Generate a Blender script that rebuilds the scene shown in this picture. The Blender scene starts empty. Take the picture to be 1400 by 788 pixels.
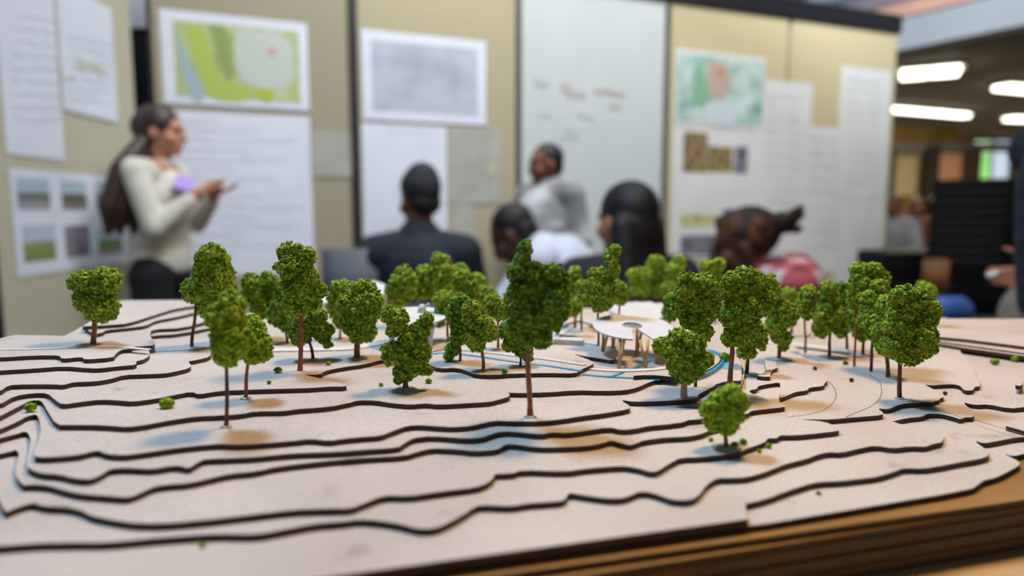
import bpy, bmesh, math, random
import numpy as np
from mathutils import Vector, Matrix, Euler
from mathutils.geometry import delaunay_2d_cdt
random.seed(7)
S = bpy.context.scene
COL = S.collection
W_, H_ = 1400.0, 788.0
F = 933.0                      # focal length in pixels (24 mm on a 36 mm sensor)
HZ = 290.0
PITCH = math.atan((H_/2-HZ)/F)
CAMZ = 1.15
CAM = Vector((0, 0, CAMZ))
CR = Euler((math.pi/2-PITCH, 0, 0)).to_matrix()
T = .003                       # board thickness
Z0 = CAMZ-.130                 # top of the lowest big sheet
def lz(k): return Z0+k*T
def ray(px, py):
    return CR @ Vector(((px-W_/2)/F, -(py-H_/2)/F, -1))
def P(px, py, z):              # point of the horizontal plane z seen at a pixel
    r = ray(px, py); t = (z-CAMZ)/r.z
    return CAM+r*t
def Q(px, py, Y):              # point at distance Y
    r = ray(px, py); return CAM+r*(Y/r.y)

# ---------------------------------------------------------------- materials
def new_mat(name):
    m = bpy.data.materials.new(name); m.use_nodes = True
    nt = m.node_tree; b = nt.nodes['Principled BSDF']
    return m, nt, b
def c3(h):
    if isinstance(h, str):
        h = h.lstrip('#'); v = [int(h[i:i+2], 16)/255 for i in (0, 2, 4)]
        return [((x+.055)/1.055)**2.4 if x > .04045 else x/12.92 for x in v]+[1]
    return list(h)+[1]
def mat(name, col, rough=.6, col2=None, scale=20, detail=3, bump=0, metal=0, stops=(.35, .65), spec=.5, stretch=None):
    m, nt, b = new_mat(name)
    b.inputs['Roughness'].default_value = rough; b.inputs['Metallic'].default_value = metal
    b.inputs['Specular IOR Level'].default_value = spec
    b.inputs['Base Color'].default_value = c3(col)
    if col2 or bump:
        tc = nt.nodes.new('ShaderNodeTexCoord'); nz = nt.nodes.new('ShaderNodeTexNoise')
        nz.inputs['Scale'].default_value = scale; nz.inputs['Detail'].default_value = detail
        mp = nt.nodes.new('ShaderNodeMapping')
        if stretch: mp.inputs['Scale'].default_value = stretch
        nt.links.new(tc.outputs['Object'], mp.inputs[0]); nt.links.new(mp.outputs[0], nz.inputs['Vector'])
        if col2:
            cr = nt.nodes.new('ShaderNodeValToRGB')
            cr.color_ramp.elements[0].position = stops[0]; cr.color_ramp.elements[1].position = stops[1]
            cr.color_ramp.elements[0].color = c3(col); cr.color_ramp.elements[1].color = c3(col2)
            nt.links.new(nz.outputs['Fac'], cr.inputs[0]); nt.links.new(cr.outputs[0], b.inputs['Base Color'])
        if bump:
            bp = nt.nodes.new('ShaderNodeBump'); bp.inputs['Strength'].default_value = bump
            bp.inputs['Distance'].default_value = .002
            nt.links.new(nz.outputs['Fac'], bp.inputs['Height']); nt.links.new(bp.outputs[0], b.inputs['Normal'])
    return m
def ramp_mat(name, stops, axis='Z', noise=.0, nscale=3, rough=.7, src='Generated', const=False):
    """picture printed on paper: bands along one axis, broken up by noise"""
    m, nt, b = new_mat(name); b.inputs['Roughness'].default_value = rough
    b.inputs['Specular IOR Level'].default_value = .2
    tc = nt.nodes.new('ShaderNodeTexCoord'); sp = nt.nodes.new('ShaderNodeSeparateXYZ')
    nt.links.new(tc.outputs[src], sp.inputs[0])
    nz = nt.nodes.new('ShaderNodeTexNoise'); nz.inputs['Scale'].default_value = nscale; nz.inputs['Detail'].default_value = 3
    nt.links.new(tc.outputs[src], nz.inputs['Vector'])
    ma = nt.nodes.new('ShaderNodeMath'); ma.operation = 'MULTIPLY_ADD'; ma.inputs[1].default_value = noise; 
    nt.links.new(nz.outputs['Fac'], ma.inputs[0]); nt.links.new(sp.outputs[axis], ma.inputs[2])
    su = nt.nodes.new('ShaderNodeMath'); su.operation = 'SUBTRACT'; su.inputs[1].default_value = noise*.5
    nt.links.new(ma.outputs[0], su.inputs[0])
    cr = nt.nodes.new('ShaderNodeValToRGB'); e = cr.color_ramp.elements
    e[0].position, e[0].color = stops[0][0], c3(stops[0][1]); e[1].position, e[1].color = stops[-1][0], c3(stops[-1][1])
    for p, c in stops[1:-1]:
        x = e.new(p); x.color = c3(c)
    if const: cr.color_ramp.interpolation = 'CONSTANT'
    nt.links.new(su.outputs[0], cr.inputs[0]); nt.links.new(cr.outputs[0], b.inputs['Base Color'])
    return m

M = {}
M['board'] = mat('hardboard_top', '#cdbcae', .75, '#dccbbd', 60, 5, .05, stretch=(1, 4, 1), spec=.3)
# finer tonal variation with stains for the sheets
def board_mat():
    m, nt, b = new_mat('hardboard_face'); b.inputs['Roughness'].default_value = .55; b.inputs['Specular IOR Level'].default_value = .35
    tc = nt.nodes.new('ShaderNodeTexCoord')
    n1 = nt.nodes.new('ShaderNodeTexNoise'); n1.inputs['Scale'].default_value = 9; n1.inputs['Detail'].default_value = 4
    n2 = nt.nodes.new('ShaderNodeTexNoise'); n2.inputs['Scale'].default_value = 700; n2.inputs['Detail'].default_value = 2
    n3 = nt.nodes.new('ShaderNodeTexNoise'); n3.inputs['Scale'].default_value = 38; n3.inputs['Detail'].default_value = 3
    for n in (n1, n2, n3): nt.links.new(tc.outputs['Object'], n.inputs['Vector'])
    r1 = nt.nodes.new('ShaderNodeValToRGB'); r1.color_ramp.elements[0].color = c3('#b8aaa0'); r1.color_ramp.elements[1].color = c3('#cfc2b7')
    r1.color_ramp.elements[0].position = .3; r1.color_ramp.elements[1].position = .7
    nt.links.new(n1.outputs['Fac'], r1.inputs[0])
    r2 = nt.nodes.new('ShaderNodeValToRGB'); r2.color_ramp.elements[0].color = (.66, .64, .62, 1); r2.color_ramp.elements[1].color = (1, 1, 1, 1)
    r2.color_ramp.elements[0].position = .3; r2.color_ramp.elements[1].position = .6
    nt.links.new(n2.outputs['Fac'], r2.inputs[0])
    mx = nt.nodes.new('ShaderNodeMix'); mx.data_type = 'RGBA'; mx.blend_type = 'MULTIPLY'; mx.inputs[0].default_value = .6
    nt.links.new(r1.outputs[0], mx.inputs[6]); nt.links.new(r2.outputs[0], mx.inputs[7])
    r3 = nt.nodes.new('ShaderNodeValToRGB'); r3.color_ramp.elements[0].color = c3('#a0835f'); r3.color_ramp.elements[1].color = (1, 1, 1, 1)
    r3.color_ramp.elements[0].position = .24; r3.color_ramp.elements[1].position = .36
    nt.links.new(n3.outputs['Fac'], r3.inputs[0])
    mx2 = nt.nodes.new('ShaderNodeMix'); mx2.data_type = 'RGBA'; mx2.blend_type = 'MULTIPLY'; mx2.inputs[0].default_value = .45
    nt.links.new(mx.outputs[2], mx2.inputs[6]); nt.links.new(r3.outputs[0], mx2.inputs[7])
    nt.links.new(mx2.outputs[2], b.inputs['Base Color'])
    return m
M['board'] = board_mat()
M['burn'] = mat('laser_burnt_edge', '#2a190f', .6, '#4d3220', 120, 3, stretch=(1, 1, 6), stops=(.3, .75))
M['basetop'] = mat('golden_brown_base_face', '#80571f', .5, '#95692d', 12)  # golden brown, darker than the contour sheets above
M['edge'] = mat('hardboard_edge', '#2e1b08', .5, '#623f15', 60, 3, stretch=(1, 1, 25), stops=(.3, .75))
M['tablewood'] = mat('table_wood', '#b08a5c', .35, '#c9a87c', 14, 4, stretch=(1, 9, 1))
M['scorch'] = mat('engraved_line', '#6e5540', .8)
M['glue'] = mat('dried_glue', '#a9a39b', .3, '#bdb5aa', 200)
M['trunk'] = mat('copper_wire_trunk', '#84431f', .5, '#a86036', 300, 3, .4)
M['trunk_dark'] = mat('dark_twig_trunk', '#4a2414', .5, '#703c22', 300, 3, .4)
M['trunk_pale'] = mat('pale_dowel_trunk', '#9c8468', .6, '#c2ad8e', 200, 3, .2)
M['dowel'] = mat('basswood_dowel', '#b58a52', .6, '#cfa871', 120, 3, .1, stretch=(1, 1, .2))
M['white_model'] = mat('white_card', '#c6c5c6', .6, '#cfcecf', 40)
M['blue'] = mat('blue_acrylic', '#067ab0', .3, '#108fc4', 90)
M['blue2'] = mat('pale_blue_film', '#5fb3dc', .3)
M['path'] = mat('white_paper_strip', '#d2cbc7', .6)
def foam_mat(name, dark, midc, light, ylw):
    m, nt, b = new_mat(name); b.inputs['Roughness'].default_value = .8; b.inputs['Specular IOR Level'].default_value = .25
    tc = nt.nodes.new('ShaderNodeTexCoord')
    n1 = nt.nodes.new('ShaderNodeTexNoise'); n1.inputs['Scale'].default_value = 420; n1.inputs['Detail'].default_value = 2
    n2 = nt.nodes.new('ShaderNodeTexNoise'); n2.inputs['Scale'].default_value = 90; n2.inputs['Detail'].default_value = 2
    for n in (n1, n2): nt.links.new(tc.outputs['Object'], n.inputs['Vector'])
    r1 = nt.nodes.new('ShaderNodeValToRGB'); e = r1.color_ramp.elements
    e[0].position, e[0].color = .3, c3(dark); e[1].position, e[1].color = .72, c3(light)
    x = e.new(.5); x.color = c3(midc)
    nt.links.new(n1.outputs['Fac'], r1.inputs[0])
    r2 = nt.nodes.new('ShaderNodeValToRGB'); r2.color_ramp.elements[0].position = .52; r2.color_ramp.elements[1].position = .66
    nt.links.new(n2.outputs['Fac'], r2.inputs[0])
    mx = nt.nodes.new('ShaderNodeMix'); mx.data_type = 'RGBA'; mx.inputs[7].default_value = c3(ylw)
    ml = nt.nodes.new('ShaderNodeMath'); ml.operation = 'MULTIPLY'; ml.inputs[1].default_value = .3
    nt.links.new(r2.outputs[0], ml.inputs[0]); nt.links.new(ml.outputs[0], mx.inputs[0])
    nt.links.new(r1.outputs[0], mx.inputs[6]); nt.links.new(mx.outputs[2], b.inputs['Base Color'])
    return m
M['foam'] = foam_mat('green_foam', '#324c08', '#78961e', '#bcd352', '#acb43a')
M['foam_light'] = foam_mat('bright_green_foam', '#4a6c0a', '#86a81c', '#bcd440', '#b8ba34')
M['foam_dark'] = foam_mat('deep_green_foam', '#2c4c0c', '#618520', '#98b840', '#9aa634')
M['rock'] = mat('brown_crumb', '#5b3a28', .8)

# ---------------------------------------------------------------- object helpers
def link(name, me, m=None, parent=None, smooth=False):
    o = bpy.data.objects.new(name, me); COL.objects.link(o)
    if m is not None:
        for x in (m if isinstance(m, (list, tuple)) else [m]): me.materials.append(x)
    if smooth:
        me.polygons.foreach_set('use_smooth', [True]*len(me.polygons))
    if parent is not None: o.parent = parent
    return o
def from_bm(name, bm, m=None, parent=None, smooth=False):
    me = bpy.data.meshes.new(name); bm.normal_update(); bm.to_mesh(me); bm.free()
    return link(name, me, m, parent, smooth)
def tag(o, label, cat, group=None):
    o['label'] = label; o['category'] = cat
    if group: o['group'] = group
    return o
def thing(name, label, cat, loc=(0, 0, 0), rz=0, group=None):
    o = bpy.data.objects.new(name, None); COL.objects.link(o); o.empty_display_size = .05
    o.location = loc; o.rotation_euler = (0, 0, rz)
    return tag(o, label, cat, group)
def struct(o): o['kind'] = 'structure'; return o
def add_box(bm, x0, x1, y0, y1, z0, z1, mi=0, bev=0, mtx=None):
    r = bmesh.ops.create_cube(bm, size=1)
    vs = r['verts']
    bmesh.ops.scale(bm, vec=(x1-x0, y1-y0, z1-z0), verts=vs)
    bmesh.ops.translate(bm, vec=((x0+x1)/2, (y0+y1)/2, (z0+z1)/2), verts=vs)
    if mtx is not None: bmesh.ops.transform(bm, matrix=mtx, verts=vs)
    fs = {f for v in vs for f in v.link_faces}
    for f in fs: f.material_index = mi
    if bev:
        es = list({e for v in vs for e in v.link_edges})
        bmesh.ops.bevel(bm, geom=es, offset=bev, segments=2, affect='EDGES', profile=.6)
    return vs
def boxo(name, dims, m, parent=None, bev=0):
    bm = bmesh.new(); add_box(bm, *dims, bev=bev); return from_bm(name, bm, m, parent)
def add_tube(bm, pts, rads, n=10, cap=True, mi=0):
    pts = [Vector(p) for p in pts]; rings = []
    if not hasattr(rads, '__len__'): rads = [rads]*len(pts)
    up = None
    for i, p in enumerate(pts):
        d = (pts[min(i+1, len(pts)-1)]-pts[max(i-1, 0)]).normalized()
        if up is None: up = Vector((0, 0, 1)) if abs(d.z) < .9 else Vector((0, 1, 0))
        a = d.cross(up).normalized(); b = a.cross(d).normalized(); up = b
        rings.append([bm.verts.new(p+(a*math.cos(2*math.pi*k/n)+b*math.sin(2*math.pi*k/n))*rads[i]) for k in range(n)])
    for i in range(len(rings)-1):
        for k in range(n):
            f = bm.faces.new((rings[i][k], rings[i][(k+1) % n], rings[i+1][(k+1) % n], rings[i+1][k])); f.material_index = mi; f.smooth = True
    if cap:
        bm.faces.new(rings[0][::-1]).material_index = mi; bm.faces.new(rings[-1]).material_index = mi
def chaikin(pts, n=1):
    for _ in range(n):
        out = [pts[0]]
        for a, b in zip(pts[:-1], pts[1:]):
            if (a-b).length < .0035:
                out += [a*.5+b*.5]; continue
            out += [a*.78+b*.22, a*.22+b*.78]
        out.append(pts[-1]); pts = out
    return pts

# ================================================================= TERRAIN MODEL
terrain = thing('terrain_model', 'stepped site model of stacked brown hardboard contour sheets on the table', 'architectural model', (0, .45, Z0-.030))
TOFF = Vector(terrain.location)
def prism(name, pts, ztop, thick, parent, mats=None, jit=0):
    """flat sheet cut to an outline: light face, dark cut edge"""
    bm = bmesh.new(); off = TOFF if parent is terrain else Vector((0, 0, 0))
    top = [bm.verts.new(Vector((p[0], p[1], ztop))-off) for p in pts]
    bot = [bm.verts.new(Vector((p[0], p[1], ztop-thick))-off) for p in pts]
    n = len(pts)
    area = sum(pts[i][0]*pts[(i+1) % n][1]-pts[(i+1) % n][0]*pts[i][1] for i in range(n))
    if area < 0: top.reverse(); bot.reverse()
    loop = [Vector((v.co.x, v.co.y)) for v in top]
    ov, oe, of, oi, _, _ = delaunay_2d_cdt(loop, [], [list(range(n))], 1, 1e-7)
    tv = {}; bv = {}
    for i, src in enumerate(oi):
        if src: tv[i] = top[src[0]]; bv[i] = bot[src[0]]
        else: tv[i] = bm.verts.new((ov[i].x, ov[i].y, top[0].co.z)); bv[i] = bm.verts.new((ov[i].x, ov[i].y, bot[0].co.z))
    for t in of:
        try:
            a_ = bm.faces.new([tv[i] for i in t]); a_.material_index = 0
            b_ = bm.faces.new([bv[i] for i in t][::-1]); b_.material_index = 0
        except ValueError: pass
    for i in range(n):
        q = bm.faces.new((top[i], bot[i], bot[(i+1) % n], top[(i+1) % n])); q.material_index = 1
    bmesh.ops.recalc_face_normals(bm, faces=bm.faces)
    return from_bm(name, bm, mats or [M['board'], M['burn']], parent)

def PX(k, lst, mid=True):
    z = lz(k)-(T/2 if mid else 0)
    return [Vector(P(x, y, z)[:2]) for x, y in lst]
# outline of the whole model in plan
FARL = Vector(P(165, 411, lz(12))[:2]); FARM = Vector(P(300, 410, lz(12))[:2])
FARR = Vector(P(1290, 431, lz(2))[:2]); RB = Vector(P(1500, 480, lz(2))[:2]); RF = Vector(P(1500, 600, lz(1))[:2])
NOTCH1 = Vector(P(88, 459.5, lz(10))[:2]); NOTCH0 = Vector(P(20, 458, lz(10))[:2])
def far_at(px):                        # point of the far edge behind image column px
    a, b = FARM, FARR
    u = (px-W_/2)/F
    d = b-a; # solve a+t*d with x = u*y (pitch is small)
    k = 1/math.cos(PITCH)
    u2 = u*k*.995
    t = (u2*a.y-a.x)/(d.x-u2*d.y)
    return a+d*max(0, min(1, t))
def left_close(Yext):
    return [FARL, Vector((-.0, 0))*0+NOTCH1, NOTCH0, Vector((NOTCH0.x, max(Yext, .2)))]
def sheet(k, lst, end, start=None, smooth=True):
    """lst: traced front edge left to right; end: list of plan points from its right end to the far edge"""
    pts = PX(k, lst)
    if smooth: pts = chaikin(pts, 1)
    pts = (start or [])+pts+end
    pts += left_close(pts[0].y)
    # drop near duplicates
    out = []
    for p in pts:
        if not out or (p-out[-1]).length > 2e-4: out.append(p)
    if (out[0]-out[-1]).length < 2e-4: out.pop()
    return prism('contour_sheet', out, lz(k), T, terrain)

RIGHT = [RF, RB, FARR, FARM]
c_b = [(1018, 694), (1050, 686), (1075, 676), (1100, 668), (1110, 665), (1125, 663), (1150, 662), (1175, 659), (1200, 656), (1225, 648), (1235, 644), (1262, 645), (1287, 641), (1312, 636), (1337, 632), (1350, 628), (1353, 623), (1331, 606), (1345, 610), (1362, 607), (1387, 602), (1400, 601), (1480, 597)]
front = PX(0, [(-160, 873), (457, 788), (1023, 710)], False)
pts0 = front+chaikin(PX(0, c_b), 1)+RIGHT+left_close(.16)
prism('contour_sheet', pts0, lz(0), T, terrain)
# sheet -1: flush at the left, showing at the right
d01 = (front[2]-front[1]).normalized()
c_m1 = [(1024, 719), (1050, 716), (1110, 706), (1200, 691), (1290, 676), (1330, 668), (1345, 661), (1362, 657), (1378, 649), (1392, 641), (1395, 636), (1370, 623), (1385, 628), (1400, 624), (1480, 620)]
fr1 = [front[0]+Vector((.0006, .0015)), front[2]+Vector((-.004, .0005))]
pm1 = fr1+PX(-1, c_m1[:6], False)+chaikin(PX(-1, c_m1[6:]), 1)+RIGHT+left_close(.16)
prism('contour_sheet', pm1, lz(-1), T, terrain)
# base sheets below, straight front edges
def straight(k, y0, y1, mats, name='base_sheet'):
    a = Vector(P(700, y0, lz(k))[:2]); b = Vector(P(1350, y1, lz(k))[:2]); d = (b-a).normalized()
    A = a-d*((a.y-.12)/max(d.y, .05)) if a.y-d.y*1.2 < .12 else a-d*1.0
    if A.x < -.5: A = a-d*((a.x+.5)/d.x)
    B = b+d*.30
    return prism(name, [A, B, Vector((B.x, 1.2*RB.y)), FARR, FARM]+left_close(A.y), lz(k), T, terrain, mats)
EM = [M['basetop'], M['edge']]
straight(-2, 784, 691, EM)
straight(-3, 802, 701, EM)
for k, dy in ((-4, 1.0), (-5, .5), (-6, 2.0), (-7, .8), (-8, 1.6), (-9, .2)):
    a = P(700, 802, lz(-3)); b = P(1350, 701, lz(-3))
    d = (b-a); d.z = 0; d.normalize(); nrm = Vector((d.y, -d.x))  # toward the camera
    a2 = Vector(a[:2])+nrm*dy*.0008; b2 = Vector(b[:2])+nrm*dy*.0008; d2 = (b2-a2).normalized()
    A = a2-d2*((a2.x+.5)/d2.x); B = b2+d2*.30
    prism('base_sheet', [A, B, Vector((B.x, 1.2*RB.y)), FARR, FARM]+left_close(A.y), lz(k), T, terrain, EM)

F1 = [(-80, 758), (0, 752), (50, 748), (100, 747), (150, 747), (200, 742), (250, 738), (300, 735), (350, 736), (380, 731), (430, 721), (470, 718), (490, 715), (520, 717), (550, 722), (570, 728), (590, 728), (605, 724), (630, 711), (650, 697), (658, 695), (700, 697), (720, 693), (750, 691), (773, 689), (776, 678), (800, 682), (830, 686), (850, 686), (862, 682), (873, 677), (885, 677), (900, 681), (915, 687), (932, 689), (948, 687), (957, 680), (965, 668), (980, 658), (1000, 658), (1020, 657), (1035, 653), (1050, 648), (1075, 638), (1100, 632), (1110, 629), (1112, 627), (1132, 622), (1150, 623), (1175, 617), (1195, 613), (1220, 617), (1245, 614), (1265, 615), (1275, 611), (1290, 608), (1288, 591), (1214, 581), (1240, 575), (1262, 573), (1266, 569), (1285, 569), (1305, 574), (1313, 577), (1318, 574), (1331, 574), (1332, 567), (1315, 553), (1332, 557), (1350, 556), (1380, 562), (1400, 560), (1480, 557)]
sheet(1, F1, RIGHT)
F2 = [(-80, 720), (-20, 650), (0, 690), (5, 701), (10, 705), (20, 700), (45, 692), (60, 697), (90, 698), (110, 702), (125, 710), (150, 715), (180, 720), (220, 721), (260, 718), (300, 714), (350, 708), (400, 702), (450, 700), (480, 700), (500, 692), (525, 682), (560, 683), (600, 677), (650, 671), (665, 666), (675, 658), (676, 652), (700, 652), (712, 647), (775, 649), (800, 645), (850, 641), (870, 644), (890, 650), (900, 648), (915, 638), (930, 630), (960, 629), (985, 626), (1005, 624), (1028, 615), (1047, 608), (1049, 603), (1063, 603), (1065, 599), (1090, 599), (1120, 596), (1147, 593), (1147, 589), (1128, 580), (1091, 577), (1110, 577), (1137, 577), (1170, 574), (1207, 571), (1207, 567), (1199, 562), (1215, 563), (1225, 558), (1236, 555), (1258, 554), (1260, 553), (1276, 554), (1278, 551), (1284, 551), (1285, 547), (1290, 547), (1290, 543), (1262, 528), (1272, 530), (1300, 528), (1312, 530), (1318, 537), (1330, 537), (1332, 532), (1340, 531), (1339, 524), (1333, 514), (1331, 507)]
sheet(2, F2, [far_at(1280), FARM])
F3 = [(-80, 640), (0, 625), (28, 618), (20, 650), (30, 668), (45, 667), (65, 668), (85, 674), (110, 680), (150, 683), (175, 685), (190, 680), (210, 670), (230, 667), (260, 665), (290, 658), (315, 652), (350, 649), (380, 642), (450, 634), (500, 630), (555, 627), (570, 622), (590, 617), (620, 618), (650, 621), (680, 619), (690, 612), (700, 611), (735, 616), (775, 615), (800, 614), (825, 610), (835, 606), (850, 610), (862, 613), (872, 609), (880, 606), (910, 602), (940, 601), (960, 597), (975, 590), (990, 588), (1003, 586), (1010, 584), (1009, 578), (996, 573), (1012, 573), (1022, 569), (1028, 565), (1045, 563), (1073, 560), (1073, 557), (1026, 541), (1024, 537), (1035, 535), (1036, 531), (1050, 528), (1065, 526), (1067, 529), (1065, 548), (1075, 545), (1087, 539), (1104, 537), (1106, 533), (1126, 531), (1127, 527), (1132, 523), (1124, 513), (1114, 504), (1104, 496), (1094, 486)]
sheet(3, F3, [far_at(1060), FARM])
F4 = [(-80, 630), (0, 603), (20, 598), (38, 593), (43, 608), (36, 641), (45, 648), (60, 652), (80, 653), (105, 659), (125, 660), (140, 653), (150, 646), (170, 644), (210, 646), (230, 642), (245, 641), (258, 645), (270, 637), (280, 632), (310, 631), (350, 629), (400, 624), (460, 622), (500, 619), (545, 616), (553, 610), (565, 603), (590, 600), (640, 604), (660, 602), (670, 598), (685, 594), (700, 594), (740, 598), (755, 595), (775, 596), (800, 593), (832, 588), (850, 592), (870, 590), (887, 586), (912, 584), (935, 581), (940, 578), (957, 577), (974, 575), (974, 570), (937, 566), (958, 568), (972, 567), (972, 564), (866, 557), (900, 559), (958, 561), (978, 560), (1004, 546), (1017, 524), (1018, 505)]
sheet(4, F4, [far_at(1010), FARM])
F5 = [(-80, 620), (0, 591), (25, 580), (37, 573), (50, 570), (54, 577), (57, 597), (44, 628), (60, 630), (90, 628), (110, 626), (125, 622), (135, 620), (145, 625), (170, 627), (200, 623), (240, 617), (275, 613), (300, 611), (325, 612), (350, 611), (400, 607), (425, 604), (450, 607), (470, 604), (500, 601), (520, 600), (535, 594), (557, 586), (575, 585), (600, 587), (620, 588), (645, 586), (675, 579), (700, 580), (737, 580), (762, 578), (800, 572), (825, 569), (860, 563), (862, 559), (847, 550), (866, 553), (900, 552), (940, 550), (954, 548), (954, 543), (963, 538), (976, 532), (978, 529), (990, 525), (1003, 524), (1013, 524), (1014, 519), (1013, 500)]
sheet(5, F5, [far_at(1000), FARM])
F6 = [(-80, 610), (0, 573), (25, 560), (42, 551), (57, 551), (63, 562), (77, 585), (100, 585), (125, 585), (150, 586), (175, 588), (200, 585), (230, 579), (270, 573), (300, 572), (330, 570), (350, 566), (387, 566), (407, 563), (450, 560), (475, 555), (490, 551), (512, 551), (537, 555), (562, 557), (582, 555), (600, 557), (637, 555), (670, 553), (682, 550), (696, 546), (697, 541), (691, 539), (700, 541), (750, 540), (787, 537), (825, 538), (855, 537), (872, 533), (887, 526), (905, 520), (925, 520), (945, 518), (962, 512), (975, 505), (984, 497), (986, 489), (980, 484), (966, 479)]
sheet(6, F6, [far_at(960), FARM])
F7 = [(-80, 575), (0, 557), (20, 545), (45, 541), (65, 541), (75, 550), (85, 557), (112, 553), (137, 550), (162, 551), (182, 553), (212, 549), (237, 544), (262, 539), (272, 543), (300, 538), (350, 536), (387, 535), (425, 534), (450, 532), (474, 532), (473, 528), (412, 515), (437, 516), (445, 510), (470, 505), (500, 501), (525, 494), (540, 495), (560, 499), (585, 501), (600, 507), (625, 506), (640, 511), (650, 515), (675, 516), (700, 514), (750, 513), (787, 514), (795, 508), (811, 501), (811, 497), (781, 486), (800, 490), (820, 493), (838, 496), (842, 492)]
sheet(7, F7, [far_at(846), FARM])
F8 = [(-80, 560), (0, 539), (12, 530), (37, 529), (75, 529), (87, 530), (100, 526), (130, 525), (150, 522), (170, 516), (200, 515), (225, 514), (237, 512), (258, 507), (262, 503), (257, 497), (265, 496), (287, 491), (289, 485), (292, 478), (300, 470)]
sheet(8, F8, [FARM])
F9 = [(-80, 516), (0, 510), (50, 507), (87, 504), (125, 507), (137, 507), (162, 504), (187, 502), (186, 497), (196, 495), (204, 490), (205, 484), (194, 464), (215, 461), (237, 460), (262, 456), (290, 450)]
sheet(9, F9, [FARM])
F10 = [(-80, 495), (0, 492), (50, 489), (82, 489), (84, 494), (113, 491), (115, 495), (155, 492), (158, 487), (166, 481), (180, 480), (181, 477), (198, 476), (211, 475), (212, 471), (205, 462), (207, 453), (250, 451), (283, 442), (295, 438)]
sheet(10, F10, [FARM])
def island(k, lst, back, name='contour_sheet', ext=None):
    pts = chaikin(PX(k, lst), 1)+(back if isinstance(back[0], Vector) else PX(k, back))
    return prism(name, pts, lz(k), T, terrain)
island(11, [(128, 460), (142, 457), (144, 454), (175, 451), (200, 448), (212, 441), (240, 436), (265, 430), (295, 425)], [FARM, FARL, Vector(P(113, 446, lz(11))[:2])])
island(12, [(113, 449), (150, 447), (175, 445), (212, 433), (237, 425), (262, 421), (296, 416)], [FARM, FARL])
# loose ends of sheets showing as wedges
island(7, [(866, 517), (880, 516), (895, 516), (906, 517), (925, 519)], [(932, 513), (900, 510), (880, 512)])
island(4, [(1035, 517), (1045, 518), (1053, 518)], [(1054, 508), (1046, 512)])
island(4, [(1047, 509), (1054, 512), (1056, 508), (1063, 506)], [(1060, 497), (1045, 495)])
island(3, [(1388, 529), (1393, 531), (1398, 529)], [(1396, 515), (1391, 514), (1390, 521)])
island(1, [(1375, 586), (1384, 577), (1400, 578), (1480, 576)], [(1480, 590), (1404, 594)])

# engraved guide lines on the sheets
def ribbon(name, lst, k, w, m, hgt=.0004, parent=terrain, lift=0):
    pts = chaikin([P(x, y, lz(k)) for x, y in lst], 2)
    bm = bmesh.new(); L = []; R = []; n = len(pts)
    for i, p in enumerate(pts):
        d = pts[min(i+1, n-1)]-pts[max(i-1, 0)]; d.z = 0; d.normalize()
        s = Vector((-d.y, d.x, 0))*w/2
        for arr, q in ((L, p+s), (R, p-s)):
            q = q-TOFF if parent is terrain else q
            arr.append((bm.verts.new(q+Vector((0, 0, lift))), bm.verts.new(q+Vector((0, 0, hgt+lift)))))
    for i in range(n-1):
        bm.faces.new((L[i][1], R[i][1], R[i+1][1], L[i+1][1]))
        bm.faces.new((L[i][0], L[i][1], L[i+1][1], L[i+1][0])); bm.faces.new((R[i][1], R[i][0], R[i+1][0], R[i+1][1]))
    bm.faces.new((L[0][1], L[0][0], R[0][0], R[0][1])); bm.faces.new((L[-1][0], L[-1][1], R[-1][1], R[-1][0]))
    bmesh.ops.recalc_face_normals(bm, faces=bm.faces)
    return from_bm(name, bm, m, parent)
EL = .0005
ribbon('engraved_line', [(1132, 521), (1140, 529), (1144, 540), (1140, 551), (1128, 561), (1108, 567), (1075, 571)], 2, EL, M['scorch'], .0001)
ribbon('engraved_line', [(1188, 512), (1203, 522), (1206, 534), (1203, 547), (1190, 557), (1172, 564), (1159, 569), (1156, 573)], 2, EL, M['scorch'], .0001)
ribbon('engraved_line', [(1332, 574), (1350, 580), (1375, 587), (1400, 595)], 1, EL*1.3, M['scorch'], .0001)
ribbon('engraved_line', [(1262, 557), (1280, 561), (1300, 566), (1318, 573)], 1, EL*1.3, M['scorch'], .0001)
# water and paths glued on the sheets
ribbon('water_strip', [(560, 486), (590, 485), (607, 483), (640, 486), (700, 495), (750, 501), (795, 508)], 7, .0034, M['blue'])
ribbon('water_strip', [(797, 513), (830, 516), (850, 517), (870, 518), (895, 519), (903, 520)], 6, .0036, M['blue'])
ribbon('water_strip', [(832, 517), (842, 514), (852, 510)], 6, .0022, M['blue'], lift=.0002)
ribbon('water_strip', [(862, 506), (875, 501), (884, 496), (890, 490), (889, 485)], 6, .004, M['blue'])
ribbon('water_strip', [(852, 478), (868, 480), (880, 483), (888, 486)], 6, .0022, M['blue'])
ribbon('water_strip', [(798, 470), (806, 471), (818, 473)], 7, .004, M['blue'])
ribbon('water_strip', [(966, 479), (974, 481), (985, 486)], 6, .006, M['blue'])
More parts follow.
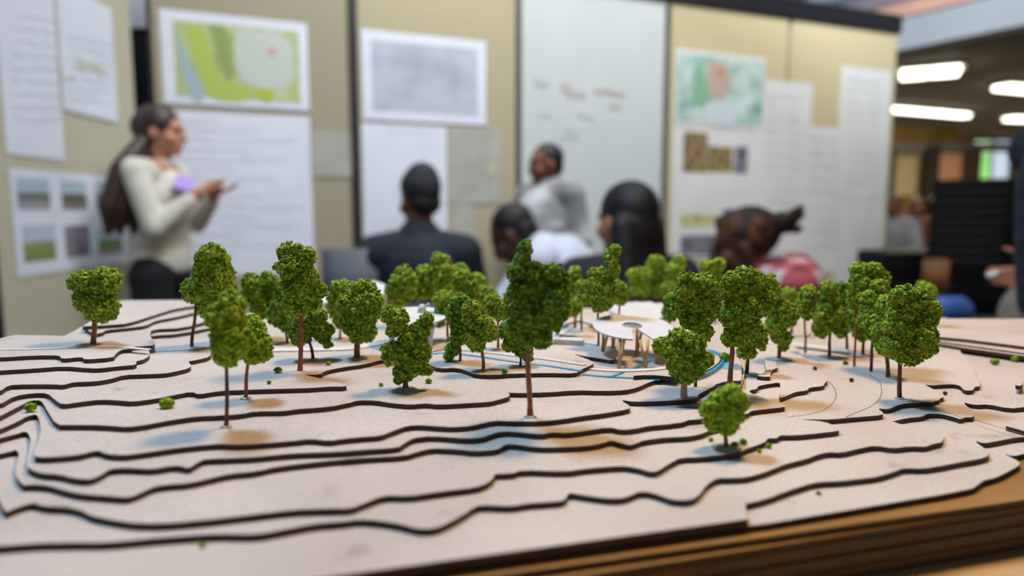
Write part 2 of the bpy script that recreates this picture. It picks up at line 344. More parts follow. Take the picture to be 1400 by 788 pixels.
# blue acrylic bank standing along the outer ring
def bank(lst, k, name='water_bank'):
    pts = chaikin([P(x, y, lz(k)-T/2) for x, y in lst], 2)
    bm = bmesh.new(); n = len(pts); A = []; th = .0005
    for i, p in enumerate(pts):
        d = pts[min(i+1, n-1)]-pts[max(i-1, 0)]; d.z = 0; d.normalize(); s = Vector((d.y, -d.x, 0))
        q0 = p+s*.0006-TOFF; q1 = p+s*.0022-TOFF
        A.append([bm.verts.new(Vector((q.x, q.y, z))) for q, z in ((q0, lz(k)-T-TOFF.z), (q0, lz(k)-.0001-TOFF.z), (q1, lz(k)-.0003-TOFF.z), (q1, lz(k)-T-TOFF.z))])
    for i in range(n-1):
        for j in range(4): bm.faces.new((A[i][j], A[i][(j+1) % 4], A[i+1][(j+1) % 4], A[i+1][j]))
    bm.faces.new(A[0]); bm.faces.new(A[-1][::-1]); bmesh.ops.recalc_face_normals(bm, faces=bm.faces)
    return from_bm(name, bm, M['blue'], terrain)
bank([(940, 519), (950, 517), (962, 513), (975, 506), (984, 498), (987, 492)], 6)
ribbon('water_strip', [(906, 523), (915, 523), (928, 521), (940, 521)], 5, .004, M['blue2'])
ribbon('water_strip', [(985, 504), (992, 500), (999, 497)], 5, .012, M['blue2'])
ribbon('path_strip', [(-20, 479), (60, 478), (120, 475), (160, 475), (195, 478), (204, 479)], 10, .004, M['path'], .0006)
ribbon('path_strip', [(208, 481), (250, 479), (290, 476)], 8, .004, M['path'], .0006)
ribbon('path_strip', [(292, 482), (370, 480), (430, 479), (480, 478), (520, 470)], 7, .012, M['path'], .001)
ribbon('path_strip', [(610, 477), (650, 481), (700, 487), (740, 491), (800, 500)], 7, .004, M['path'], .0008)
ribbon('path_strip', [(802, 505), (830, 508), (865, 508), (900, 506), (935, 500), (955, 490)], 6, .005, M['path'], .0008)
ribbon('path_strip', [(745, 473), (762, 460), (778, 450)], 7, .006, M['path'], .0008)
ribbon('path_strip', [(1000, 470), (1040, 468), (1100, 472), (1160, 480)], 3, .010, M['path'], .0004)

# ================================================================= TREES
def ico(sub):
    bm = bmesh.new(); bmesh.ops.create_icosphere(bm, subdivisions=sub, radius=1)
    v = np.array([x.co[:] for x in bm.verts]); f = np.array([[q.index for q in x.verts] for x in bm.faces]); bm.free()
    return v, f
IV1, IF1 = ico(1); IV2, IF2 = ico(2)
def rand_rot(rng, n):
    q = rng.normal(size=(n, 4)); q /= np.linalg.norm(q, axis=1)[:, None]
    w, x, y, z = q.T
    return np.stack([np.stack([1-2*(y*y+z*z), 2*(x*y-z*w), 2*(x*z+y*w)], -1),
                     np.stack([2*(x*y+z*w), 1-2*(x*x+z*z), 2*(y*z-x*w)], -1),
                     np.stack([2*(x*z-y*w), 2*(y*z+x*w), 1-2*(x*x+y*y)], -1)], 1)
def np_mesh(name, V, Fc):
    me = bpy.data.meshes.new(name); n = len(V); m = len(Fc)
    me.vertices.add(n); me.vertices.foreach_set('co', V.astype(np.float32).ravel())
    me.loops.add(m*3); me.loops.foreach_set('vertex_index', Fc.astype(np.int32).ravel())
    me.polygons.add(m); me.polygons.foreach_set('loop_start', np.arange(0, m*3, 3, dtype=np.int32))
    me.polygons.foreach_set('loop_total', np.full(m, 3, dtype=np.int32))
    me.update(calc_edges=True); return me
def sph_pts(rng, n):
    p = rng.normal(size=(n, 3)); return p/np.linalg.norm(p, axis=1)[:, None]
def blobs(cent, rad, rot, base):
    V0, F0 = base; n = len(cent)
    V = np.einsum('nij,kj->nki', rot, V0)*rad[:, None, :] if rad.ndim == 2 else np.einsum('nij,kj->nki', rot, V0)*rad[:, None, None]
    V = V+cent[:, None, :]
    Fc = F0[None]+(np.arange(n)*len(V0))[:, None, None]
    return V.reshape(-1, 3), Fc.reshape(-1, 3)
def foliage(rng, lobes, crumb):
    """lobes: [(centre xyz, radii xyz)] -> lumpy foam made of thousands of fused crumbs"""
    C = []; R = []
    for c, r in lobes:
        a = 4*math.pi*(r[0]*r[1]+r[0]*r[2]+r[1]*r[2])/3
        rs = np.mean(r)*.30; n = int(max(14, 1.45*a/(math.pi*rs*rs)))
        d = sph_pts(rng, n); k = rng.uniform(.66, .95, n)[:, None]
        C.append(np.array(c)+d*np.array(r)*k); R.append(rng.uniform(.55, 1.15, n)*rs)
        C.append(np.array(c)[None]); R.append(np.array([min(r)*.75]))
    C = np.concatenate(C); R = np.concatenate(R)
    parts = [blobs(C, R*.88, rand_rot(rng, len(C)), (IV2, IF2))]
    cp = []
    for c, r in zip(C, R):
        n = int(4*math.pi*r*r/(crumb*1.35)**2)+6
        cp.append(c+sph_pts(rng, n)*r*rng.uniform(.80, 1.24, n)[:, None])
    cp = np.concatenate(cp)
    # keep only crumbs that are not buried in other clumps
    keep = np.ones(len(cp), bool)
    for c, r in zip(C, R):
        keep &= ((cp-c)**2).sum(1) > (r*.84)**2
    cp = cp[keep]; n = len(cp)
    rad = rng.uniform(.45, 1.1, (n, 3))*crumb
    Vc = np.einsum('nij,nkj->nki', rand_rot(rng, n), (IV1*rng.uniform(.75, 1.25, (n, len(IV1), 1)))*rad[:, None, :])+cp[:, None, :]
    Fc = IF1[None]+(np.arange(n)*len(IV1))[:, None, None]
    parts.append((Vc.reshape(-1, 3), Fc.reshape(-1, 3)))
    off = 0; VV = []; FF = []
    for v, f in parts: VV.append(v); FF.append(f+off); off += len(v)
    return np.concatenate(VV), np.concatenate(FF)
NTREE = [0]
def tree(bx, by, k, lobes, label, tw=5, tm='trunk', fm='foam', crumb=None, top=None, disc=False, fuzzy=0, branch=None, group='foam model trees'):
    NTREE[0] += 1; rng = np.random.default_rng(100+NTREE[0])
    base = P(bx, by, lz(k)); Y = base.y
    root = thing('model_tree', label, 'model tree', base, 0, group)
    s = Y/F/math.cos(PITCH)
    L = []
    for i, (cx, cy, rx, ry) in enumerate(lobes):
        c = Q(cx, cy, Y)-base
        ry2 = (rx+ry)/2
        c.y += rng.uniform(-.35, .35)*ry2*s
        L.append(((c.x, c.y, c.z), (rx*s*.99, ry2*s*.95, ry*s*.99)))
        if min(rx, ry) > 9:
            for _ in range(3):                       # small tufts that break the outline
                d = sph_pts(rng, 1)[0]; d[1] *= .8; kk = rng.uniform(.72, .92); f = rng.uniform(.26, .40)
                L.append(((c.x+d[0]*rx*s*kk, c.y+d[1]*ry2*s*kk, c.z+d[2]*ry*s*kk), (rx*s*f, ry2*s*f, ry*s*f)))
    cr = (crumb or 1.9)*1.3
    V, Fc = foliage(rng, L, cr*s)
    me = np_mesh('foliage', V, Fc)
    link('foliage', me, M[fm], root)
    # trunk up to the middle of the crown
    tx, ty = top if top else (lobes[len(lobes)//2][0]*.35+bx*.65, sum(l[1] for l in lobes)/len(lobes))
    tp = Q(tx, ty, Y)-base
    bm = bmesh.new(); pts = []; rr = []
    n = 9; r0 = tw*s/2
    for i in range(n):
        t = i/(n-1); p = tp*t
        p = p+Vector((math.sin(t*5+bx)*.0006, 0, 0))*math.sin(math.pi*t)
        pts.append(p+Vector((0, 0, -.0015 if i == 0 else 0))); rr.append(r0*(1.08-.28*t)*(1+.06*math.sin(i*2.3+bx)))
    rr[0] *= 1.15
    add_tube(bm, pts, rr, 10); from_bm('trunk', bm, M[tm], root)
    if branch:
        bm = bmesh.new(); a = Q(branch[0], branch[1], Y)-base; b = Q(branch[2], branch[3], Y)-base
        add_tube(bm, [a, b], [r0*.6, r0*.35], 8); from_bm('twig', bm, M[tm], root)
    if disc:
        bm = bmesh.new(); r = disc*s
        bmesh.ops.create_cone(bm, cap_ends=True, segments=28, radius1=r, radius2=r*.75, depth=.0008)
        bmesh.ops.translate(bm, verts=bm.verts, vec=(0, 0, .0004)); from_bm('glue_spot', bm, M['glue'], root, True)
    return root

tree(127, 470, 10, [(114, 387, 18, 17), (146, 385, 17, 17), (122, 408, 22, 22), (146, 420, 16, 18), (132, 428, 16, 12), (104, 386, 9, 10), (140, 374, 8, 8)], 'round foam tree standing alone at the far left beside the white path strip', 6.5)
tree(262, 474, 8, [(292, 345, 14, 12), (288, 358, 20, 17), (289, 374, 25, 22), (276, 395, 23, 18), (300, 390, 18, 20), (288, 418, 17, 16), (308, 400, 13, 15)], 'tall egg-shaped foam tree on a thin leaning trunk, second tree from the left', 4.5, 'trunk_dark', top=(268, 412))
tree(290, 468, 8, [(308, 402, 13, 17), (303, 425, 12, 11)], 'foam tree half hidden behind the blurred front-left tree and the egg-shaped one', 5)
tree(309, 584, 5, [(315, 415, 17, 15), (309, 435, 24, 20), (318, 462, 27, 24), (310, 484, 20, 17), (300, 440, 16, 16)], 'soft-focus tall foam tree at front left with the longest bare dark trunk', 5.5, 'trunk_dark', 'foam_light', 2.2, disc=8)
tree(336, 545, 6, [(342, 450, 17, 18), (352, 466, 19, 18), (350, 483, 20, 14)], 'bright foam tree just behind and right of the front-left blurred tree', 5, 'trunk', 'foam_light', disc=8)
tree(352, 463, 7, [(342, 388, 13, 12), (367, 385, 10, 12), (352, 402, 21, 16), (360, 420, 15, 14), (338, 404, 9, 9)], 'small bushy foam tree behind the blurred front-left pair, forked top', 5, 'trunk_pale')
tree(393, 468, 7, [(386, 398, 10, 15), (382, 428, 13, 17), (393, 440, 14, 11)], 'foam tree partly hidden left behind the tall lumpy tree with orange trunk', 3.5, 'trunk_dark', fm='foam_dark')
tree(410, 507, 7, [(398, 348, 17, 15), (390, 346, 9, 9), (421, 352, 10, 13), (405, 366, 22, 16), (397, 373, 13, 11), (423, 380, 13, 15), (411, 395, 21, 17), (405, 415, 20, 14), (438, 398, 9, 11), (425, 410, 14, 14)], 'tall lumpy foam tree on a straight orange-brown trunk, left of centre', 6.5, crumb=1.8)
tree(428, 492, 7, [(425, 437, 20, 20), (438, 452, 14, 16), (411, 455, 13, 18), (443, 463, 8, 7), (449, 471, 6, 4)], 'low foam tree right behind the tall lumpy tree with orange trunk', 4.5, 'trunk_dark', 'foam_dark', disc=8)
tree(488, 488, 7, [(492, 398, 20, 13), (507, 410, 16, 16), (480, 412, 17, 16), (498, 425, 22, 20), (484, 436, 17, 20), (493, 452, 22, 17)], 'full round foam tree on a thick orange trunk left of the white canopy', 8, crumb=1.8)
tree(465, 463, 7, [(467, 393, 13, 10), (460, 415, 11, 18), (466, 438, 9, 12)], 'foam tree peeking out left behind the full round tree', 3, 'trunk_pale')
tree(555, 532, 6, [(535, 430, 12, 11), (545, 437, 13, 15), (538, 452, 9, 9), (584, 435, 8, 7), (575, 450, 14, 12), (562, 463, 17, 12), (537, 477, 14, 9), (534, 490, 12, 9), (551, 485, 18, 15), (577, 478, 12, 16), (570, 498, 17, 14), (585, 506, 6, 7), (552, 508, 14, 11), (545, 520, 6, 4)], 'ragged x-shaped foam tree in front of the white canopy', 7.5, 'trunk', disc=15, crumb=1.8)
tree(629, 494, 7, [(630, 414, 12, 12), (622, 430, 12, 15), (629, 445, 11, 16), (626, 460, 9, 11), (619, 478, 9, 9), (614, 486, 7, 6)], 'foam tree with a drooping low clump beside the blue water strip', 3.5, 'trunk_dark', 'foam_dark', crumb=1.8)
tree(661, 505, 7, [(644, 424, 11, 12), (647, 440, 14, 14), (660, 450, 16, 16), (650, 462, 16, 13), (652, 474, 10, 6), (672, 455, 7, 12)], 'foam tree with a curly bright crown just left of the big central tree', 4.5, crumb=1.8)
tree(681, 476, 7, [(675, 413, 12, 10), (684, 424, 13, 14), (665, 425, 9, 10)], 'foam tree between the curly tree and the big central tree, crown above both trunks', 3.5)
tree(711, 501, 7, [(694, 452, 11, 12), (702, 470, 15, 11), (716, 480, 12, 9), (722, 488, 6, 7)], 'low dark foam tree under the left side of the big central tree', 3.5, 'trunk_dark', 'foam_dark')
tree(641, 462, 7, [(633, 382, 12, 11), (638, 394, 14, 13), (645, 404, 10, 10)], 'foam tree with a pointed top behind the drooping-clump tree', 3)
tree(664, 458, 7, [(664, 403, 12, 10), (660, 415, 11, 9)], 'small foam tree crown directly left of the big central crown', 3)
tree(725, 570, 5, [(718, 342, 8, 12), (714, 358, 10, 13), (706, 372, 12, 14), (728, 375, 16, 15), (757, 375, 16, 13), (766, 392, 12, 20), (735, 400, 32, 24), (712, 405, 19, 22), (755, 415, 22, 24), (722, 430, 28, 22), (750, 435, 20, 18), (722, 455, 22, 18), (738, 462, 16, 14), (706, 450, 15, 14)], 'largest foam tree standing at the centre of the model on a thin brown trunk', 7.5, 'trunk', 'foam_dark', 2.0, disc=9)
# blurred rows behind
bg = 'blurred foam trees along the back of the model'
tree(550, 447, 7, [(552, 380, 17, 14), (549, 397, 18, 17), (545, 410, 13, 10)], 'wide blurred foam tree behind the left part of the white canopy', 4, group=bg, crumb=2.4)
tree(580, 444, 7, [(580, 377, 10, 13), (577, 396, 12, 14)], 'narrow blurred foam tree left of the tallest one behind the white canopy', 4, group=bg, crumb=2.4)
tree(603, 443, 7, [(602, 358, 13, 10), (604, 372, 14, 14), (600, 392, 15, 17)], 'tallest blurred foam tree behind the white canopy', 4, group=bg, crumb=2.4)
tree(629, 440, 7, [(630, 372, 10, 9), (632, 388, 12, 14)], 'blurred foam tree just right of the tallest one behind the white canopy', 4, group=bg, crumb=2.4)
tree(653, 438, 7, [(652, 384, 10, 9), (650, 398, 10, 9)], 'blurred foam crown low before the seated man in the dark jacket', 4, group=bg, crumb=2.4)
tree(613, 467, 7, [(606, 410, 13, 10), (618, 412, 10, 12), (608, 425, 13, 9), (600, 440, 8, 7)], 'foam tree whose thin trunk shows at the right rim of the white canopy', 3.5)
tree(786, 448, 7, [(785, 377, 7, 12), (788, 395, 9, 13)], 'slim blurred foam tree right behind the big central crown', 3.5, group=bg, crumb=2.4)
tree(761, 459, 7, [(770, 425, 14, 12), (785, 420, 10, 11)], 'low foam crown just right of the big central tree', 4)
tree(818, 473, 7, [(841, 343, 7, 8), (836, 355, 9, 11), (838, 370, 8, 10), (818, 378, 14, 11), (815, 392, 14, 14), (828, 398, 14, 16), (822, 416, 14, 10)], 'pointed foam tree leaning right behind the wooden-legged pavilion', 3, 'trunk_dark', top=(818, 420))
tree(795, 452, 7, [(797, 392, 9, 9), (798, 407, 10, 12)], 'small foam crown left behind the pointed tree of the pavilion', 3, group=bg)
tree(846, 452, 6, [(846, 395, 10, 10), (848, 408, 9, 9)], 'small foam crown right behind the pointed tree of the pavilion', 3, group=bg)
tree(878, 423, 6, [(870, 378, 10, 11), (884, 377, 10, 10), (876, 393, 14, 13)], 'blurred double-topped foam tree before the long-haired woman', 4, group=bg, crumb=2.4)
tree(900, 422, 6, [(897, 360, 11, 10), (902, 376, 11, 12), (900, 394, 12, 12)], 'blurred round-headed foam tree behind the white house block', 4, group=bg, crumb=2.4)
tree(922, 424, 6, [(929, 360, 7, 9), (922, 374, 11, 13), (918, 394, 13, 12)], 'blurred pointed foam tree right of the round-headed one at the back', 4, group=bg, crumb=2.4)
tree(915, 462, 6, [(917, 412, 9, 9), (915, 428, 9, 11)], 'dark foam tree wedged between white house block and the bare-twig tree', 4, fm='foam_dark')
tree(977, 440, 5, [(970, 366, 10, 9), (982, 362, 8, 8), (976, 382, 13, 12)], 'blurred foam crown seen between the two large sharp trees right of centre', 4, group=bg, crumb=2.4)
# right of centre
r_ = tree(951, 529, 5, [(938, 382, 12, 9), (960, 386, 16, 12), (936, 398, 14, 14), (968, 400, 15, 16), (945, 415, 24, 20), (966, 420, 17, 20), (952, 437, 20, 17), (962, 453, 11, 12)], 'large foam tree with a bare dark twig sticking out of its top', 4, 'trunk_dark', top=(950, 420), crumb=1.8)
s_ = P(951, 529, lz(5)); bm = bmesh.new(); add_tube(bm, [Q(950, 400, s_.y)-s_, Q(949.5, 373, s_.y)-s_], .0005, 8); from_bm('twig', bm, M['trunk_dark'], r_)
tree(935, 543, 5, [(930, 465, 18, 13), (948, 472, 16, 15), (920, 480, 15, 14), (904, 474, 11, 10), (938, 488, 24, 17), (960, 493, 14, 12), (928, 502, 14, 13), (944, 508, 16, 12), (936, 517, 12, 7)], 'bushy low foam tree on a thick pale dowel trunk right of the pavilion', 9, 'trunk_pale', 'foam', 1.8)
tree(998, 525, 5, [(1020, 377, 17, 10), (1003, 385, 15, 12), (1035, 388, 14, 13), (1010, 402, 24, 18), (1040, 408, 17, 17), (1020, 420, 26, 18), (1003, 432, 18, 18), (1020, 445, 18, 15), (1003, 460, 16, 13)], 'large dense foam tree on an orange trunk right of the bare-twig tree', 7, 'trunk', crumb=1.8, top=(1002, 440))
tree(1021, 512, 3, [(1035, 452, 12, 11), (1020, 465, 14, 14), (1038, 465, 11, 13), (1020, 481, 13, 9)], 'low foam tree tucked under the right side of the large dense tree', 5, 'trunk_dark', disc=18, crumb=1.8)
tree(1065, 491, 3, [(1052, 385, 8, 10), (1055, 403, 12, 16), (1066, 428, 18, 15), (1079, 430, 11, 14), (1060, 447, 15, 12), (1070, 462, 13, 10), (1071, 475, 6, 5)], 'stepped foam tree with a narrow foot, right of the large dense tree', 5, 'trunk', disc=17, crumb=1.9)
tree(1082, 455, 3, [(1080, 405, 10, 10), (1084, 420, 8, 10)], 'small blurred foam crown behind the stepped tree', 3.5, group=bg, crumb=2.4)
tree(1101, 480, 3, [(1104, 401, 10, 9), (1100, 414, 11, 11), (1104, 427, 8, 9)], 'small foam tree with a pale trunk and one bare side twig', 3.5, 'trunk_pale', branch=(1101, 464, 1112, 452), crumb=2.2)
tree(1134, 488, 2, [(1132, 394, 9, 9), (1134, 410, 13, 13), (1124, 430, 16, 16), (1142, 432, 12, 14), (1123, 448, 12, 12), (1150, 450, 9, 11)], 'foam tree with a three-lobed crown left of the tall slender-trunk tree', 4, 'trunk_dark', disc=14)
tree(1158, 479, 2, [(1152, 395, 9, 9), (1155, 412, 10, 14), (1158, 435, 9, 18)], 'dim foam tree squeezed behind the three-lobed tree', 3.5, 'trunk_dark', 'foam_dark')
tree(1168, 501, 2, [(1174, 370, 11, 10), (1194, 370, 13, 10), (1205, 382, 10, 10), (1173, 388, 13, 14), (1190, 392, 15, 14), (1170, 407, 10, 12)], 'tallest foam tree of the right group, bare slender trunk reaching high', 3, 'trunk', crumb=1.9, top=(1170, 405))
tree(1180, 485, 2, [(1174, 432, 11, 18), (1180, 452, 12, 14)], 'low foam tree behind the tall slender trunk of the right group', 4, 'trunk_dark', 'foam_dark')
tree(1191, 508, 2, [(1205, 393, 12, 9), (1190, 412, 14, 13), (1205, 418, 15, 16), (1188, 435, 14, 17), (1198, 455, 13, 14)], 'foam tree second in from the front of the right group', 4, 'trunk_dark')
tree(1214, 516, 2, [(1215, 420, 14, 15), (1212, 450, 16, 20), (1206, 472, 10, 10), (1225, 470, 12, 14)], 'foam tree standing right behind the big front tree of the right group', 5, 'trunk_dark')
tree(1230, 545, 2, [(1224, 406, 10, 11), (1240, 402, 14, 12), (1258, 410, 14, 14), (1273, 422, 12, 13), (1238, 424, 22, 18), (1262, 436, 17, 18), (1228, 448, 18, 20), (1250, 460, 24, 22), (1222, 474, 18, 15), (1245, 482, 22, 14), (1268, 466, 12, 12), (1272, 478, 8, 7)], 'biggest foam tree at the front of the right group on a red-brown trunk', 5.5, 'trunk_dark', crumb=1.7, disc=7)
tree(1263, 455, 2, [(1262, 396, 13, 9), (1268, 405, 9, 9)], 'blurred foam crown showing behind the top right of the big right-hand tree', 3.5, group=bg, crumb=2.4)
tree(993, 612, 2, [(1000, 541, 17, 13), (984, 550, 15, 13), (1012, 550, 12, 13), (970, 560, 12, 11), (995, 563, 22, 15), (980, 577, 16, 13), (995, 583, 14, 12)], 'small bright foam tree nearest the viewer right of centre, slightly blurred', 6, 'trunk', 'foam_light', 2.3, disc=20)

# foam crumbs fallen on the sheets
def crumb(px, py, k, r, label, fm='foam_light', name='foam_crumb', grp='loose foam crumbs on the sheets'):
    NTREE[0] += 1; rng = np.random.default_rng(900+NTREE[0])
    b = P(px, py+r*.6, lz(k)); s = b.y/F
    if r < 2.5: L = [((0, 0, r*s*.8), (r*s, r*s, r*s*.8))]
    else: L = [((-.3*r*s, 0, r*s*.55), (r*s*.7, r*s*.6, r*s*.6)), ((.35*r*s, .1*r*s, r*s*.5), (r*s*.65, r*s*.6, r*s*.55)), ((0, 0, r*s*.7), (r*s*.5, r*s*.5, r*s*.55))]
    V, Fc = foliage(rng, L, s*max(1.1, r*.2)); o = link(name, np_mesh(name, V, Fc), M[fm]); o.location = b
    V[:, 2] -= V[:, 2].min()
    o.data.vertices.foreach_set('co', V.astype(np.float32).ravel())
    return tag(o, label, 'foam crumb', grp)
crumb(228, 553, 6, 9, 'largest loose green foam crumb, on the left part of the model')
crumb(42, 559, 5, 7, 'loose green foam crumb at the far left beside the curled contour')
crumb(380, 507, 7, 5, 'loose foam crumb left of the straight orange-trunk tree', 'foam')
crumb(449, 498, 7, 2.6, 'tiny foam crumb between the lumpy tree and the round tree')
crumb(368, 524, 7, 2, 'dark speck of foam left below the lumpy tree', 'foam_dark')
crumb(521, 527, 6, 2.6, 'tiny foam crumb left of the ragged x-shaped tree foot')
crumb(586, 522, 6, 4, 'foam crumb right of the ragged x-shaped tree foot')
crumb(690, 509, 7, 3.2, 'foam crumb lying beside the low dark tree at the blue strip', 'foam_dark')
crumb(991, 490, 5, 8, 'leafy foam bush at the bend of the blue ring channel', 'foam')
crumb(1008, 494, 3, 4, 'reddish brown crumb behind the orange trunk of the dense tree', 'rock')
crumb(1013, 507, 3, 4, 'dark green crumb left of the low tucked-in tree trunk', 'foam_dark')
crumb(1005, 609, 2, 5, 'foam crumb touching the foot of the nearest small tree')
crumb(1016, 605, 2, 5, 'foam crumb second right of the nearest small tree foot')
crumb(1038, 618, 1, 2.6, 'tiny foam crumb below the contour right of the nearest tree')
crumb(1051, 611, 1, 3.6, 'foam crumb on the contour edge right of the nearest tree')
crumb(972, 602, 2, 2.6, 'tiny foam crumb left of the nearest small tree trunk')
crumb(277, 746, 0, 4, 'blurred foam crumb at the bottom left of the model')
crumb(1119, 675, -1, 3, 'foam crumb near the bottom right edge of the model')
crumb(1360, 496, 1, 5, 'foam crumb near the far right pile of sheets')
crumb(1388, 492, 1, 5, 'foam crumb at the extreme right below the pile of sheets')
crumb(1156, 497, 2, 3, 'olive crumb between trunks of the right group', 'foam')
crumb(1114, 505, 3, 2, 'dark speck on the contour left of the right group', 'rock')
crumb(1164, 521, 2, 2.2, 'dark speck in the open middle of the right slope', 'rock')
crumb(1292, 539, 1, 2, 'dark speck below the right-hand contour notch', 'rock')

# ================================================================= MODEL BUILDINGS
def disc_roof(cpx, cpy, zroof, rx, ry, th, hole, cut, rot=0, tilt=0):
    pass
def pavilion():
    gz = lz(6); hr0 = .0234; roofz = gz+hr0
    q = Q(864.5, 449, .52); c = Vector((q.x, q.y, roofz))
    root = thing('model_pavilion', 'small oval white pavilion roof on splayed wooden legs with a notched ring', 'model pavilion', (c.x, c.y, gz))
    a = .0302; b = .034; tl = math.tan(math.radians(7))
    bm = bmesh.new(); n = 96; hr = a*.26; th = .0012
    ctr = Vector((0, 0)); rings = []
    a0 = math.radians(-100); a1 = math.radians(-72)    # notch toward the viewer
    tilt = .0
    for zi in (0, 1):
        R = []
        for i in range(n+1):
            ang = a1+(2*math.pi-(a1-a0))*i/n
            o = Vector((math.cos(ang)*a, math.sin(ang)*b)); h = Vector((math.cos(ang)*hr, math.sin(ang)*hr*b/a+.03*b))
            R.append((bm.verts.new((o.x, o.y, hr0+zi*th+o.y*tl)), bm.verts.new((h.x, h.y, hr0+zi*th+h.y*tl))))
        rings.append(R)
    for i in range(n):
        (o0, h0), (o1, h1) = rings[1][i], rings[1][i+1]; (p0, g0), (p1, g1) = rings[0][i], rings[0][i+1]
        bm.faces.new((o0, o1, h1, h0)); bm.faces.new((p1, p0, g0, g1)); bm.faces.new((p0, p1, o1, o0)); bm.faces.new((g1, g0, h0, h1))
    for i, s in ((0, 1), (n, -1)):
        bm.faces.new((rings[0][i][0], rings[1][i][0], rings[1][i][1], rings[0][i][1]))
    bmesh.ops.recalc_face_normals(bm, faces=bm.faces)
    from_bm('roof', bm, M['white_model'], root)
    for (bx, by, tops) in ((823, 486, ((826, 458), (834, 461))), (846, 504, ((843, 463), (851, 464))), (883, 503, ((876, 462), (888, 466))), (870, 487, ((871, 462), (878, 462))), (897, 497, ((894, 468), (899, 466))), (905, 488, ((908, 466), (912, 462))), (838, 480, ((842, 462), (836, 460)))):
        g = P(bx, by, gz if bx < 858 else gz)
        for tx, ty in tops:
            t = Q(tx, ty, g.y+(.002 if g.y < .51 else -.004)); q = t-Vector((c.x, c.y, gz)); q.z = 0
            k = math.hypot(q.x/a, q.y/b)
            if k > .93: q.x *= .93/k; q.y *= .93/k
            q.z = hr0+q.y*tl+.0002
            bm2 = bmesh.new(); add_tube(bm2, [g-Vector((c.x, c.y, gz)), q], [.0011, .0012], 8)
            from_bm('leg', bm2, M['dowel'], root)
    return root
pavilion()
def canopy():
    gz = lz(7); rz = gz+.0232; q = Q(565.5, 433, .56); c = Vector((q.x, q.y, rz))
    root = thing('model_canopy', 'white round canopy model on white funnel columns behind the ragged tree', 'model canopy', (c.x, c.y, gz))
    a = .0281; tl = math.tan(math.radians(6))
    bm = bmesh.new(); n = 64
    bmesh.ops.create_cone(bm, cap_ends=True, segments=n, radius1=a*.97, radius2=a, depth=.0012)
    bmesh.ops.scale(bm, vec=(1, 1.05, 1), verts=bm.verts)
    for v in bm.verts: v.co.z += rz-gz+v.co.y*tl
    from_bm('roof', bm, M['white_model'], root)
    for px, py in ((536, 476), (588, 478)):
        g = P(px, py, gz)-Vector((c.x, c.y, gz)); bm = bmesh.new()
        add_tube(bm, [g, g+Vector((0, 0, .008)), g+Vector((0, .002, .016)), g+Vector((0, .003, .0205))], [.0020, .0022, .0034, .0062], 20)
        from_bm('column', bm, M['white_model'], root, True)
    bm = bmesh.new()
    g = P(570, 476, gz)-Vector((c.x, c.y, gz))
    bmesh.ops.create_cone(bm, cap_ends=True, segments=48, radius1=.025, radius2=.025, depth=.0012)
    bmesh.ops.translate(bm, vec=(g.x, g.y+.003, .0007), verts=bm.verts); from_bm('base_plate', bm, M['white_model'], root)
    bm = bmesh.new()
    q = Q(577, 420, c.y+.01)-Vector((c.x, c.y, gz))
    bmesh.ops.create_cone(bm, cap_ends=True, segments=20, radius1=.0045, radius2=.002, depth=.008)
    bmesh.ops.translate(bm, vec=(q.x, q.y, rz-gz+.0045), verts=bm.verts)
    add_tube(bm, [Vector((q.x+.002, q.y, rz-gz+.006)), Vector((q.x+.005, q.y, rz-gz+.0085)), Vector((q.x+.008, q.y, rz-gz+.0065))], .0012, 10)
    from_bm('finial', bm, M['white_model'], root, True)
canopy()
def house(name, label, pxs, k, top, th=None, cat='model building'):
    """prism standing on sheet k; pxs = roof corners in the picture at height top above the sheet"""
    z = lz(k)+top; pts = [P(x, y, z) for x, y in pxs]; c = sum(pts, Vector())/len(pts)
    bm = bmesh.new(); 
    A = [bm.verts.new((p.x-c.x, p.y-c.y, top)) for p in pts]; B = [bm.verts.new((p.x-c.x, p.y-c.y, 0 if th is None else top-th)) for p in pts]
    bm.faces.new(A); bm.faces.new(B[::-1]); n = len(A)
    for i in range(n): bm.faces.new((A[i], B[i], B[(i+1) % n], A[(i+1) % n]))
    bmesh.ops.recalc_face_normals(bm, faces=bm.faces)
    bmesh.ops.bevel(bm, geom=list(bm.edges), offset=.0003, segments=1, affect='EDGES')
    o = from_bm(name, bm, M['white_model']); o.location = (c.x, c.y, lz(k)); tag(o, label, cat)
    return o
house('model_house', 'large white flat-roofed house block behind the wooden-legged pavilion', [(834, 416), (888, 411), (896, 415), (914, 414), (916, 418), (908, 432), (896, 438), (866, 434), (836, 427)], 6, .010)
house('model_house', 'white angular roof model at the back left behind the full round tree', [(490, 388), (512, 384), (527, 389), (531, 396), (524, 402), (505, 404)], 7, .016)
house('model_house', 'small white roof piece showing between the lumpy tree and round tree', [(430, 402), (440, 397), (452, 402), (452, 412), (438, 414)], 7, .012)
house('model_wall', 'low white wall block in front left of the pavilion, longer one', [(761, 464), (768, 461), (799, 462), (797, 466)], 7, .0045, cat='model wall')
house('model_wall', 'low white wall block left end, beside the big central crown', [(742, 464), (746, 461), (767, 461), (760, 464)], 7, .0045, cat='model wall')
house('model_house', 'small white roof piece low behind the blurred front-left trees', [(302, 436), (312, 432), (322, 434), (320, 441), (308, 444)], 7, .004)
bm = bmesh.new()
pp = [P(x, y, lz(7)+.002) for x, y in ((770, 446), (778, 441), (795, 438), (808, 443), (820, 452), (840, 458))]
c = pp[0].copy(); add_tube(bm, chaikin([p-c for p in pp], 2), .0016, 10)
o = from_bm('model_ramp', bm, M['white_model'], None, True); o.location = c; tag(o, 'thin curved white ramp left behind the pavilion', 'model ramp')

